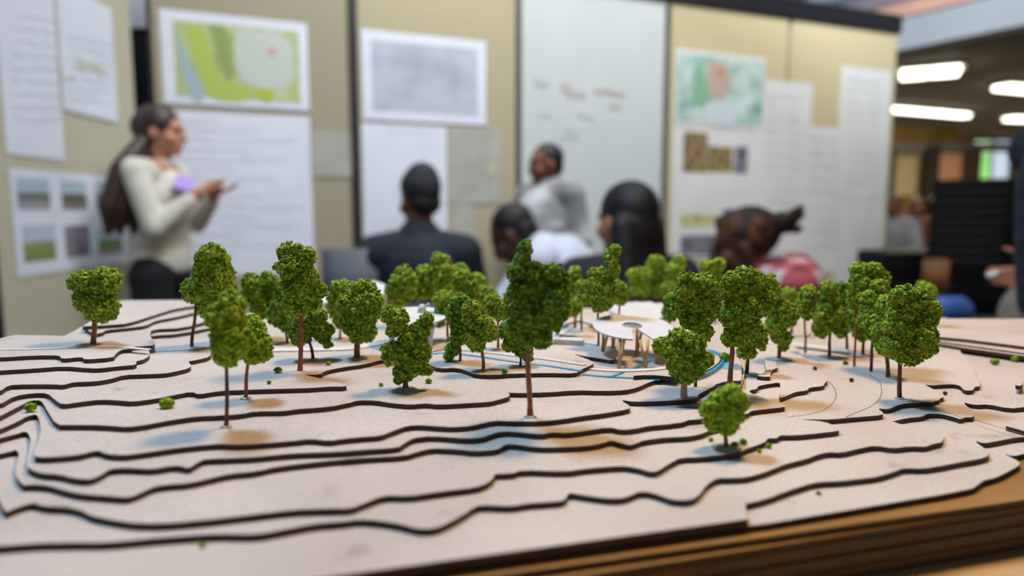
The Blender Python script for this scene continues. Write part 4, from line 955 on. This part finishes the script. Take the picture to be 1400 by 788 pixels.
def hand(bm, wrist, direc, side_v, curl=.5, thumb=1, s=1.0):
    """palm with five unequal bent fingers; direc = pointing way, side_v = from little finger to thumb"""
    w = Vector(wrist); d = Vector(direc).normalized(); sv = Vector(side_v); sv = (sv-d*sv.dot(d)).normalized(); nrm = d.cross(sv)*thumb
    seg(bm, w, w+d*.03*s, .024*s, .030*s)
    for k in (-1.2, -.4, .4, 1.2): seg(bm, w+d*.02*s+sv*k*.010*s, w+d*.085*s+sv*k*.018*s, .017*s, .013*s, 10, 3)
    for k, L in ((-1.2, .058), (-.4, .072), (.4, .078), (1.2, .070)):
        p = w+d*.088*s+sv*k*.019*s; q = d
        for j, (f, r) in enumerate(((.45, .0095), (.32, .0085), (.26, .0078))):
            q = (q+nrm*(-curl*.55)).normalized(); e = p+q*L*f*s; seg(bm, p, e, r*s, r*.93*s, 8, 3); p = e
    p = w+d*.03*s+sv*.028*s; q = (d*.6+sv*.8-nrm*curl*.4).normalized()
    for L, r in ((.040, .0125), (.032, .0105), (.026, .0090)):
        e = p+q*L*s; seg(bm, p, e, r*s, r*.92*s, 8, 3); p = e; q = (q+d*.45-nrm*curl*.3).normalized()
def lerp(a, b, t): return Vector(a)*(1-t)+Vector(b)*t
def person(label, loc, rz, J, skin, top_m, leg_m, hair=None, hat=None, shoe_m=None, extra=None, s=1.0, voxel=.007, sleeve=True, hood=False, handd=None, bulk=1.0, lb=1.0, hs=1.0, name='person', grp=None):
    root = thing(name, label, 'person', loc, rz)
    if grp: root['group'] = grp
    D = dict(pelvis=(0, 0, .95), waist=(0, 0, 1.08), chest=(0, .01, 1.30), neck=(0, 0, 1.45), head=(0, .02, 1.57), yaw=0, nod=0,
             shL=(-.18, 0, 1.39), shR=(.18, 0, 1.39), elL=(-.23, -.02, 1.12), elR=(.23, -.02, 1.12), wrL=(-.22, .12, .92), wrR=(.22, .12, .92),
             hipL=(-.09, 0, .93), hipR=(.09, 0, .93), knL=(-.10, .02, .50), knR=(.10, .02, .50), anL=(-.10, 0, .09), anR=(.10, 0, .09))
    D.update(J); V = {k: (Vector(v) if isinstance(v, tuple) else v) for k, v in D.items()}
    HR = Euler((V['nod'], 0, V['yaw'])).to_matrix(); hc = V['head']
    hp = lambda x, y, z: hc+HR @ Vector((x, y, z))*s
    bm = bmesh.new()
    # head with brow, nose, lips, chin, ears
    ell(bm, hp(0, -.008, .022), (.074*s, .093*s, .088*s), HR); ell(bm, hp(0, .022, -.045), (.056*s, .064*s, .066*s), HR)
    ell(bm, hp(0, .062, -.088), (.024*s, .020*s, .018*s), HR); seg(bm, hp(0, .082, .005), hp(0, .102, -.032), .009*s, .013*s, 10, 3)
    ell(bm, hp(0, .080, -.060), (.022*s, .012*s, .009*s), HR); ell(bm, hp(0, .072, .022), (.045*s, .022*s, .012*s), HR)
    for k in (-1, 1):
        ell(bm, hp(k*.076, -.002, -.012), (.010*s, .020*s, .032*s), HR); ell(bm, hp(k*.030, .078, .004), (.013*s, .009*s, .008*s), HR, 2)
        ell(bm, hp(k*.040, .055, -.035), (.024*s, .026*s, .026*s), HR)
    seg(bm, V['neck']-Vector((0, 0, .05)), hp(0, -.012, -.07), .058*s, .052*s)
    # torso
    for a, b, ra, rb in (('pelvis', 'waist', .135, .120), ('waist', 'chest', .120, .135), ('chest', 'neck', .125, .055)): seg(bm, V[a], V[b], ra*.85*min(lb, bulk, 1), rb*.85*min(lb, bulk, 1))
    for sd in 'LR':
        seg(bm, lerp(V['chest'], V['neck'], .55), V['sh'+sd], .08, .055); seg(bm, V['sh'+sd], V['el'+sd], .052, .040); seg(bm, V['el'+sd], V['wr'+sd], .040, .027)
        seg(bm, V['pelvis'], V['hip'+sd], .11*lb, .095*lb); seg(bm, V['hip'+sd], V['kn'+sd], .088*lb, .058); seg(bm, V['kn'+sd], V['an'+sd], .056, .036)
        seg(bm, V['an'+sd]-Vector((0, 0, .03)), V['an'+sd]+Vector((0, .15, -.055)), .036, .028)
        dd = (V['wr'+sd]-V['el'+sd]).normalized(); sv = Vector((1 if sd == 'L' else -1, .2, .4))
        if handd and sd in handd: dd, sv = Vector(handd[sd][0]), Vector(handd[sd][1])
        hand(bm, V['wr'+sd], dd, sv, .6 if hs == 1 else 1.3, 1 if sd == 'L' else -1, hs)
    fuse('body', bm, skin, root, voxel, 2)
    # eyes
    for k in (-1, 1):
        bm = bmesh.new(); ell(bm, hp(k*.030, .084, .006), (.0105*s, .0070*s, .0065*s), HR, 2); from_bm('eye', bm, M['black_soft'], root, True)
    # upper garment
    bm = bmesh.new(); g = bulk
    seg(bm, V['pelvis']+Vector((0, 0, .02)), V['waist'], .155*g, .150*g, 20); seg(bm, V['waist'], V['chest'], .150*g, .160*g, 20); seg(bm, V['chest'], lerp(V['chest'], V['neck'], .8), .150*g, .085*g, 20)
    ax = (V['shR']-V['shL']).normalized()
    for t in (0, .5, 1):
        c = lerp(V['waist'], V['chest'], t)
        for k in (-1, 1): seg(bm, c, c+ax*k*.065*g, .125*g, .115*g, 16)
    for sd in 'LR':
        seg(bm, lerp(V['chest'], V['neck'], .5), V['sh'+sd], .095*g, .075*g); seg(bm, V['sh'+sd], V['el'+sd], .072*g, .058*g); seg(bm, V['el'+sd], lerp(V['el'+sd], V['wr'+sd], .93), .057*g, .043*g)
    if hood: ell(bm, V['neck']+Vector((0, -.06, -.02)), (.12, .09, .07)); ell(bm, V['neck']+Vector((0, -.02, .0)), (.09, .08, .05))
    fuse('shirt' if not hood else 'hooded_jacket', bm, top_m, root, voxel, 5)
    bm = bmesh.new()
    seg(bm, V['pelvis']+Vector((0, 0, -.02)), V['pelvis']+Vector((0, 0, .06)), .145*lb, .140*lb, 20)
    for sd in 'LR':
        seg(bm, V['pelvis'], V['hip'+sd], .13*lb, .115*lb); seg(bm, V['hip'+sd], V['kn'+sd], .108*lb, .075); seg(bm, V['kn'+sd], lerp(V['kn'+sd], V['an'+sd], .93), .073, .058)
    fuse('trousers', bm, leg_m, root, voxel, 4)
    for sd in 'LR':
        bm = bmesh.new(); a = V['an'+sd]; seg(bm, a+Vector((0, -.03, -.04)), a+Vector((0, .17, -.055)), .042, .036); seg(bm, a+Vector((0, 0, .02)), a+Vector((0, -.01, -.045)), .046, .046)
        fuse('shoe', bm, shoe_m or M['black_soft'], root, voxel, 2)
    if hair:
        bm = bmesh.new(); hair[0](bm, hp, HR, s, V); fuse('hair', bm, hair[1], root, voxel, 2)
    if hat:
        bm = bmesh.new(); hat[0](bm, hp, HR, s, V); fuse('beanie', bm, hat[1], root, voxel, 3)
    return root
def hair_short(bm, hp, HR, s, V):
    ell(bm, hp(0, -.022, .040), (.080*s, .092*s, .085*s), HR); ell(bm, hp(0, -.055, -.01), (.070*s, .055*s, .060*s), HR)
def hair_long(bm, hp, HR, s, V):
    ell(bm, hp(0, -.020, .036), (.086*s, .100*s, .090*s), HR); ell(bm, hp(0, -.060, -.03), (.085*s, .060*s, .09*s), HR)
    for k in (-1.5, -.9, -.3, .3, .9, 1.5):
        a = hp(k*.045, -.055, -.02); seg(bm, a, a+Vector((0, -.03, -.20)), .042, .046); seg(bm, a+Vector((0, -.03, -.20)), a+Vector((0, -.01, -.36)), .044, .026)
def hair_tress(bm, hp, HR, s, V):
    ell(bm, hp(0, -.020, .034), (.088*s, .100*s, .088*s), HR); ell(bm, hp(0, -.070, .02), (.075*s, .06*s, .07*s), HR)
    for k in (-1, -.3, .4, 1):
        a = hp(k*.03+.01, -.055, -.04); b = a+Vector((.12+k*.02, -.005-.025*k, -.13)); c = b+Vector((.02+k*.02, -.012-.025*k, -.15)); d = c+Vector((-k*.02, -.015, -.10))
        seg(bm, a, b, .036, .040); seg(bm, b, c, .040, .036); seg(bm, c, d, .036, .014)
def hair_bun(bm, hp, HR, s, V):
    ell(bm, hp(0, -.022, .036), (.086*s, .100*s, .088*s), HR); ell(bm, hp(0, .0, .075), (.07*s, .08*s, .04*s), HR)
    seg(bm, hp(0, -.06, .03), hp(0, -.10, .05), .035, .035); ell(bm, hp(0, -.125, .055), (.038, .040, .036))
    rng = random.Random(3)
    for i in range(14):
        a = hp(rng.uniform(-.02, .02), -.12, .05+rng.uniform(-.02, .02)); seg(bm, a, a+HR @ Vector((rng.uniform(-.04, .04), -.045-rng.uniform(0, .03), rng.uniform(-.03, .04))), .011, .008, 8, 3)
    for i in range(10): 
        a = hp(rng.uniform(-.07, .07), rng.uniform(-.06, .06), .085); ell(bm, a, (.02, .02, .02), None, 2)
def beanie(bm, hp, HR, s, V):
    ell(bm, hp(0, -.015, .060), (.086*s, .098*s, .085*s), HR); ell(bm, hp(0, -.025, .090), (.070*s, .080*s, .072*s), HR); seg(bm, hp(0, -.014, .040), hp(0, -.016, .055), .086*s, .086*s)
SK = lambda n, c, c2: mat(n, c, .5, c2, 18)
sk_l = SK('skin_light', '#b98065', '#c68d72'); sk_d = SK('skin_deep_brown', '#4a2a1e', '#573325'); sk_m = SK('skin_brown', '#70412d', '#7d4b36'); sk_r = SK('skin_warm', '#b9765a', '#c6846a')
H_b = mat('black_hair', '#0d0a0c', .6, '#191416', 60, stretch=(4, 4, .4)); H_br = mat('dark_brown_hair', '#2c1d18', .45, '#3f2b22', 50, stretch=(4, 4, .4)); H_cu = mat('copper_tipped_hair', '#1c100a', .7, '#7a4a20', 22, stops=(.50, .70))
cl = lambda n, a, b, sc=12: mat(n, a, .85, b, sc, 4, .3)
# plaid cloth
def plaid():
    m, nt, b = new_mat('red_white_plaid'); b.inputs['Roughness'].default_value = .85
    tc = nt.nodes.new('ShaderNodeTexCoord'); sp = nt.nodes.new('ShaderNodeSeparateXYZ'); nt.links.new(tc.outputs['Object'], sp.inputs[0])
    def stripe(ax, f, ph):
        a = nt.nodes.new('ShaderNodeMath'); a.operation = 'MULTIPLY_ADD'; a.inputs[1].default_value = f; a.inputs[2].default_value = ph; nt.links.new(sp.outputs[ax], a.inputs[0])
        s_ = nt.nodes.new('ShaderNodeMath'); s_.operation = 'SINE'; nt.links.new(a.outputs[0], s_.inputs[0])
        g = nt.nodes.new('ShaderNodeMath'); g.operation = 'GREATER_THAN'; g.inputs[1].default_value = 0.35; nt.links.new(s_.outputs[0], g.inputs[0]); return g
    g1 = stripe('X', 95, 0); g2 = stripe('Z', 95, 1); ad = nt.nodes.new('ShaderNodeMath'); ad.operation = 'ADD'; nt.links.new(g1.outputs[0], ad.inputs[0]); nt.links.new(g2.outputs[0], ad.inputs[1])
    dv = nt.nodes.new('ShaderNodeMath'); dv.operation = 'DIVIDE'; dv.inputs[1].default_value = 2; nt.links.new(ad.outputs[0], dv.inputs[0])
    cr = nt.nodes.new('ShaderNodeValToRGB'); cr.color_ramp.interpolation = 'CONSTANT'; e = cr.color_ramp.elements
    e[0].position = 0; e[0].color = c3('#e4dcdd'); e[1].position = .75; e[1].color = c3('#5d2026'); x = e.new(.25); x.color = c3('#c9646a')
    nt.links.new(dv.outputs[0], cr.inputs[0]); nt.links.new(cr.outputs[0], b.inputs['Base Color']); return m
def at(px, Y):
    q = Q(px, 290, Y); return (q.x, q.y, 0)
HP = math.pi/2
SEAT = dict(hipL=(-.10, .02, .55), hipR=(.10, .02, .55), knL=(-.12, .44, .56), knR=(.12, .44, .56), anL=(-.12, .42, .10), anR=(.12, .42, .10))
def seated(h, **k):
    """torso moved so that the seat is at .52; h raises head and trunk"""
    d = dict(pelvis=(0, 0, .58), waist=(0, .01, .72), chest=(0, .04, .93+h*.6), neck=(0, .05, 1.08+h), head=(0, .08, 1.20+h),
             shL=(-.18, .04, 1.02+h), shR=(.18, .04, 1.02+h), elL=(-.24, .12, .78+h*.6), elR=(.24, .12, .78+h*.6), wrL=(-.14, .36, .76), wrR=(.14, .36, .76)); d.update(SEAT); d.update(k); return d
def chair(loc, rz, m, label, seat=.46, back=.95, w=.46):
    r = thing('chair', label, 'chair', loc, rz)
    bm = bmesh.new(); add_box(bm, -w/2, w/2, -.22, .22, seat-.04, seat, bev=.015); from_bm('seat', bm, m, r)
    bm = bmesh.new(); n = 9
    for k in range(n):
        pass
    A = []
    for i in range(n+1):
        x = -w/2+w*i/n; y = -.22-.05*math.cos(math.pi*(i/n-.5)); A.append([bm.verts.new((x, y+dy, z)) for dy, z in ((0, seat+.16), (-.03, back), (-.045, back), (-.015, seat+.16))])
    for i in range(n):
        for j in range(4): bm.faces.new((A[i][j], A[i+1][j], A[i+1][(j+1) % 4], A[i][(j+1) % 4]))
    bm.faces.new(A[0]); bm.faces.new(A[-1][::-1]); bmesh.ops.recalc_face_normals(bm, faces=bm.faces); from_bm('backrest', bm, m, r, True)
    for sx in (-1, 1):
        for sy in (-1, 1):
            bm = bmesh.new(); pts = [(sx*(w/2-.03), sy*.19, 0), (sx*(w/2-.04), sy*.18, seat-.03)]
            if sy < 0: pts.append((sx*(w/2-.04), -.235, seat+.2))
            add_tube(bm, pts, .012, 8); from_bm('leg', bm, M['metal_dark'], r)
    return r
# woman standing at the left, seen from the side, facing right
person('person standing at left in cream sweater and black trousers with a long brown ponytail', at(216, 2.92), -HP,
       dict(neck=(0, .0, 1.37), head=(0, .035, 1.485), shL=(-.16, .0, 1.31), shR=(.16, .0, 1.31), chest=(0, .01, 1.22), waist=(0, 0, 1.05), pelvis=(0, 0, .93),
            elR=(.19, .08, 1.09), wrR=(.12, .20, 1.20), elL=(-.18, .08, 1.10), wrL=(-.08, .20, 1.21), hipL=(-.09, 0, .88), hipR=(.09, 0, .88)),
       sk_l, cl('cream_wool_sweater', '#cfcbbb', '#dcd8ca'), cl('black_trousers', '#0c0b10', '#15131a'), (hair_tress, H_br), s=.95, bulk=.80, lb=.78,
       handd={'R': ((-.5, .3, .5), (-.3, .6, .6)), 'L': ((.5, .3, .5), (.3, .6, .6))})
# phone-like purple thing held by her
c = Q(251, 252, 2.86); ob = boxo('purple_notebook', (-.035, .035, -.05, .05, -.008, .008), mat('lilac_cover', '#a98fd8', .5), bev=.004); ob.location = c; ob.rotation_euler = (.6, .3, .4)
tag(ob, 'small lilac notebook held by the person in cream sweater', 'notebook')
# seated man with beanie, from behind, head turned left
bx = at(573, 2.9)
person('seated person in dark blue-grey sweater and charcoal beanie seen from behind', bx, .12,
       seated(-.0, yaw=.55, pelvis=(0, 0, .58), chest=(0, .02, .90), neck=(0, .02, 1.07), head=(0.0, .05, 1.20), shL=(-.185, .0, .975), shR=(.185, .0, .975), elL=(-.25, .06, .74), elR=(.25, .06, .74)),
       sk_m, cl('slate_sweater', '#161d26', '#1e2731'), cl('dark_jeans', '#15181f', '#1e222b'), (hair_short, H_b), (beanie, cl('charcoal_knit', '#1f2124', '#33353a', 60)), bulk=1.13, s=1.0)
chair(bx, .12, mat('dark_grey_plastic', '#33363c', .5), 'dark grey chair under the seated person in beanie', .46, .80)
chair(at(494, 3.1), .35, mat('grey_plastic_chair', '#4c4f58', .5), 'grey plastic chair standing left of the seated person in beanie', .46, 1.00, .40)
# man in pale shirt bent forward to the left
bx = at(800, 2.75)
person('seated person in pale blue shirt bending forward to the left', bx, HP-.25,
       seated(0, pelvis=(0, -.02, .58), waist=(0, .02, .74), chest=(0, .10, .90), neck=(0, .19, 1.005), head=(0, .30, 1.06), nod=-.55, yaw=0, shL=(-.18, .15, .96), shR=(.18, .15, .96), elL=(-.23, .30, .76), elR=(.23, .30, .76), wrL=(-.12, .48, .74), wrR=(.12, .48, .74)),
       sk_d, cl('pale_blue_shirt', '#c9d0e0', '#d6dcea'), cl('navy_trousers', '#161b2b', '#1f2538'), (hair_short, H_b), bulk=1.0)
chair(bx, HP-.25, M['black_soft'], 'black chair under the person in pale blue shirt', .46, .82)
# standing person in white and grey jacket
person('person standing before the whiteboard in white and grey hooded jacket, looking left', at(750, 3.85), HP+.75,
       dict(yaw=-.30, neck=(0, .0, 1.30), head=(0, .03, 1.41), shL=(-.17, 0, 1.24), shR=(.17, 0, 1.24), chest=(0, .01, 1.15), waist=(0, 0, 1.0), pelvis=(0, 0, .88), elL=(-.22, -.03, 1.0), elR=(.23, -.03, 1.0), wrL=(-.12, .18, .93), wrR=(.12, .18, .93), hipL=(-.09, 0, .84), hipR=(.09, 0, .84), knL=(-.10, .02, .46), knR=(.10, .02, .46)),
       sk_m, noisy('white_grey_fleece', ['#6f7073', '#8f9092', '#c9c9cb', '#d2d2d4'], 3.2), cl('grey_trousers', '#3c3d40', '#48494d'), (hair_short, H_b), hood=True, s=.98, bulk=1.05)
# woman with long black hair, from behind
bx = at(862, 2.15)
person('seated person with long black hair seen from behind', bx, .25,
       seated(0, yaw=.42, neck=(0, .02, 1.01), head=(0, .04, 1.125), shL=(-.17, .0, .94), shR=(.17, .0, .94), chest=(0, .02, .86), elL=(-.22, .06, .72), elR=(.22, .06, .72), waist=(0, .01, .70)),
       sk_r, cl('dark_grey_top', '#1b1b22', '#26262f'), cl('blue_jeans', '#1c2a4a', '#27375a'), (hair_long, H_b), s=1.0)
chair(bx, .25, M['black_soft'], 'black chair under the person with long black hair', .46, .78)
# woman in plaid, hair bun, facing left
bx = at(1082, 2.15)
person('seated person in red and white plaid shirt with copper-tipped hair bun, facing left', bx, HP-.35,
       seated(0, pelvis=(0, -.06, .56), waist=(0, -.04, .68), chest=(0, .0, .82), neck=(0, .05, .965), head=(0, .14, 1.045), nod=-.15, yaw=.1, shL=(-.18, -.02, .945), shR=(.18, -.02, .945), elL=(-.24, .05, .70), elR=(.24, .05, .70)),
       sk_d, plaid(), cl('black_jeans', '#121318', '#1b1d24'), (hair_bun, H_cu), bulk=1.02)
chair(bx, HP-.35, M['black_soft'], 'black chair under the person in plaid shirt', .46, .76)
# person cut by the right edge
person('person at the right edge in navy plaid top and grey-beige trousers, hand held out', at(1496, 1.62), HP,
       dict(neck=(0, 0, 1.38), head=(0, .03, 1.5), shL=(-.18, .0, 1.31), shR=(.18, .0, 1.31), chest=(0, .0, 1.22), elL=(-.24, -.20, 1.04), wrL=(-.20, -.02, .985), elR=(.24, -.20, 1.05), wrR=(.16, -.03, .98), waist=(0, 0, 1.05), pelvis=(0, -.02, .92), hipL=(-.10, .0, .88), hipR=(.10, .0, .88), knL=(-.12, .26, .62), knR=(.12, .1, .48), anL=(-.12, .18, .24), anR=(.12, .0, .09)),
       sk_r, cl('navy_blue_knit', '#10151f', '#25304a', 40), cl('grey_beige_trousers', '#8d827a', '#9a8f86'), (hair_short, H_br), bulk=.98, handd={'L': ((.1, 1, .05), (0, .1, 1)), 'R': ((-.1, 1, 0), (0, .1, 1))}, hs=.92)
c = Q(1358, 380, 1.38); bm = bmesh.new(); add_tube(bm, [Vector((-.008, 0, .004)), Vector((.018, .01, .008))], .008, 12)
ob = from_bm('paper_tube', bm, M['paper_w'], None, True); ob.location = c; tag(ob, 'small pale tube held in the outstretched hand at the right edge', 'tube')
# far students
for i, (px, Y, tm, lb) in enumerate(((1222, 7.2, cl('pale_grey_hoodie', '#8b8986', '#9a9895'), 'far seated person in pale grey hoodie beside the board end'),
                                (1248, 8.2, cl('dark_blue_hoodie', '#1b2130', '#252c3e'), 'far seated person in dark blue hoodie, middle of the distant three'),
                                (1272, 7.4, cl('rust_hoodie', '#5d3520', '#6b402a'), 'far seated person in rust coloured hoodie, right of the distant three'))):
    person(lb, at(px, Y), 2.6+i*.5, seated(0), sk_m, tm, cl('distant_trousers_%d' % i, '#14151a', '#1d1f26'), (hair_short, H_b), voxel=.014)
    chair(at(px, Y), 2.6+i*.5, M['black_soft'], 'black chair of the distant seated person number %s from the board end' % ('one', 'two', 'three')[i])

# stack of black chairs right
def shell(parent, z, m):
    bm = bmesh.new(); A = []; n = 8; w = .46
    prof = [(-.22, .44+.0), (-.1, .44), (.1, .44), (.2, .46), (.24, .60), (.27, .80), (.285, .84)]
    for i in range(n+1):
        x = -w/2+w*i/n; bow = .03*math.cos(math.pi*(i/n-.5))
        A.append([bm.verts.new((x, y+bow*(1 if y > .15 else 0), zz+z)) for y, zz in prof]+[bm.verts.new((x, y+.012+bow*(1 if y > .15 else 0), zz-.012+z)) for y, zz in prof[::-1]])
    k = len(A[0])
    for i in range(n):
        for j in range(k): bm.faces.new((A[i][j], A[i+1][j], A[i+1][(j+1) % k], A[i][(j+1) % k]))
    bm.faces.new(A[0]); bm.faces.new(A[-1][::-1]); bmesh.ops.recalc_face_normals(bm, faces=bm.faces)
    return from_bm('seat_shell', bm, m, parent, True)
stk = at(1325, 4.85)
def stackchair(loc, rz, label):
    r = thing('stacking_chair', label, 'chair', loc, rz, 'black stacking chairs in one stack')
    shell(r, 0, M['black_soft'])
    for sx in (-1, 1):
        for sy in (-1, 1):
            bm = bmesh.new(); add_tube(bm, [(sx*.24, sy*.21, 0), (sx*.21, sy*.17, .43)], .011, 8); from_bm('leg', bm, M['metal_dark'], r)
    return r
first = stackchair(stk, math.pi-.58, 'lowest black chair of the tall chair stack at right, standing on the floor')
def dup(root, loc, rz, label):
    r = root.copy(); COL.objects.link(r); r.location = loc; r.rotation_euler = (0, 0, rz); r['label'] = label
    for ch in list(root.children): c_ = ch.copy(); COL.objects.link(c_); c_.parent = r
    return r
NS = 9
for k in range(1, NS):
    lab = 'topmost black chair of the tall chair stack at right' if k == NS-1 else 'black chair inside the tall chair stack at right, between the lowest and topmost'
    dup(first, (stk[0], stk[1]-.004*k, .066*k), math.pi-.58, lab)
# crates and bags in the dark right part
def crate(loc, dims, m, label, rz=0, name='storage_case', cat='case'):
    r = thing(name, label, cat, loc, rz); w, d, h = dims
    boxo('body', (-w/2, w/2, -d/2, d/2, 0, h*.82), m, r, .01); boxo('lid', (-w/2-.01, w/2+.01, -d/2-.01, d/2+.01, h*.82, h), m, r, .008); return r
crate(at(1242, 5.2), (.62, .5, .86), M['black_soft'], 'black storage case standing left of the chair stack')
crate(at(1300, 5.6), (.5, .5, .78), M['black'], 'dark metal case behind the chair stack')
crate(at(1385, 5.4), (.7, .5, 1.05), M['black_soft'], 'tall black storage case right of the chair stack', .1)
chair(at(1272, 4.0), 2.4, mat('orange_brown_wood', '#5a360c', .7, '#6d4512', 20), 'orange-brown wooden chair left in front of the chair stack', .46, .86, .14)
def bag(loc, dims, m, label):
    r = thing('bag', label, 'bag', loc, .2); bm = bmesh.new(); w, d, h = dims
    seg(bm, (-w/2, 0, h*.45), (w/2, 0, h*.45), h*.42, h*.38, 16); seg(bm, (-w/3, 0, h*.55), (w/3, 0, h*.6), h*.38, h*.34, 16); fuse('bag_body', bm, m, r, .012, 4)
    bm = bmesh.new(); add_tube(bm, [(-w/4, 0, h*.8), (-w/6, 0, h*1.15), (w/6, 0, h*1.15), (w/4, 0, h*.8)], .012, 8); from_bm('handle', bm, M['black_soft'], r); return r
def sidetable(loc, w, d, h, label):
    r = thing('side_table', label, 'table', loc); boxo('tabletop', (-w/2, w/2, -d/2, d/2, h-.03, h), M['black'], r, .004)
    for sx in (-1, 1):
        for sy in (-1, 1): boxo('leg', (sx*(w/2-.03)-.015, sx*(w/2-.03)+.015, sy*(d/2-.03)-.015, sy*(d/2-.03)+.015, 0, h-.03), M['metal_dark'], r)
    return r
q = Q(1300, 415, 2.7); sidetable((q.x+.15, q.y, 0), .75, .5, q.z-.09, 'black side table behind the right part of the model carrying a blue bag')
bag((q.x, q.y, q.z-.09), (.10, .08, .13), mat('blue_fabric', '#3b62a8', .7, '#4a72b8', 8), 'bright blue bag on the black side table behind the right trees')
q = Q(1368, 262, 5.2); 
ob = boxo('blue_crate', (-.13, .13, -.15, .15, 0, .15), mat('blue_plastic', '#2f5aa0', .5), bev=.012); ob.location = (q.x, q.y+.15, 1.05); tag(ob, 'blue crate standing on the tall black storage case', 'crate')

# ================================================================= CAMERA, LIGHT
cam = bpy.data.cameras.new('camera'); co = bpy.data.objects.new('camera', cam); COL.objects.link(co)
co.location = CAM; co.rotation_euler = (math.pi/2-PITCH, 0, 0); cam.sensor_width = 36; cam.lens = F/W_*36; cam.clip_start = .01; cam.clip_end = 100
cam.dof.use_dof = True; cam.dof.focus_distance = .455; cam.dof.aperture_fstop = 24.0/7.0; cam.dof.aperture_blades = 0
S.camera = co
def area(name, loc, tgt, sx, sy, power, col):
    l = bpy.data.lights.new(name, 'AREA'); l.shape = 'RECTANGLE'; l.size = sx; l.size_y = sy; l.energy = power; l.color = col
    o = bpy.data.objects.new(name, l); COL.objects.link(o); o.location = loc
    o.rotation_euler = (Vector(tgt)-Vector(loc)).to_track_quat('-Z', 'Y').to_euler(); return o
area('lamp_warm', (.40, .85, 2.45), (.05, .5, 1.0), .22, .22, 22, (1, .68, .36))
area('skylight_cool', (-.60, .95, 2.75), (0, .5, 1.0), .30, .30, 40, (.46, .70, 1))
o = area('board_fill', (.8, 2.7, 4.75), (1.0, 5.0, 1.3), 4.5, 1.0, 112, (.97, .98, 1)); o.data.spread = math.radians(105)  # unseen fill light added to brighten the boards
o = area('side_board_fill', (1.0, 1.6, 4.5), (-2.2, 3.2, 1.4), 1.5, 1.0, 24, (.92, .96, 1)); o.data.spread = math.radians(80)  # added fill aimed at the slanted left board, no visible source
area('bay_light', (5.5, 9.5, 2.5), (5.5, 9.5, 0), 3, 1.5, 160, (1, .86, .6))
area('bay_light_far', (8.5, 14, 2.5), (8.5, 16, 0), 3, 1.5, 200, (1, .86, .6))
o = area('fascia_fill', (1.5, 3.2, 3.6), (5.0, 7.5, 3.6), 1.5, .8, 60, (.85, .92, 1)); o.data.spread = math.radians(90)  # unseen light added to lift the fascia and high ceiling
w = bpy.data.worlds.new('World'); S.world = w; w.use_nodes = True
w.node_tree.nodes['Background'].inputs[0].default_value = (.75, .85, 1, 1); w.node_tree.nodes['Background'].inputs[1].default_value = .22
S.view_settings.view_transform = 'Standard'; S.view_settings.look = 'None'; S.view_settings.gamma = 1; S.view_settings.exposure = 0
S.view_settings.use_curve_mapping = False
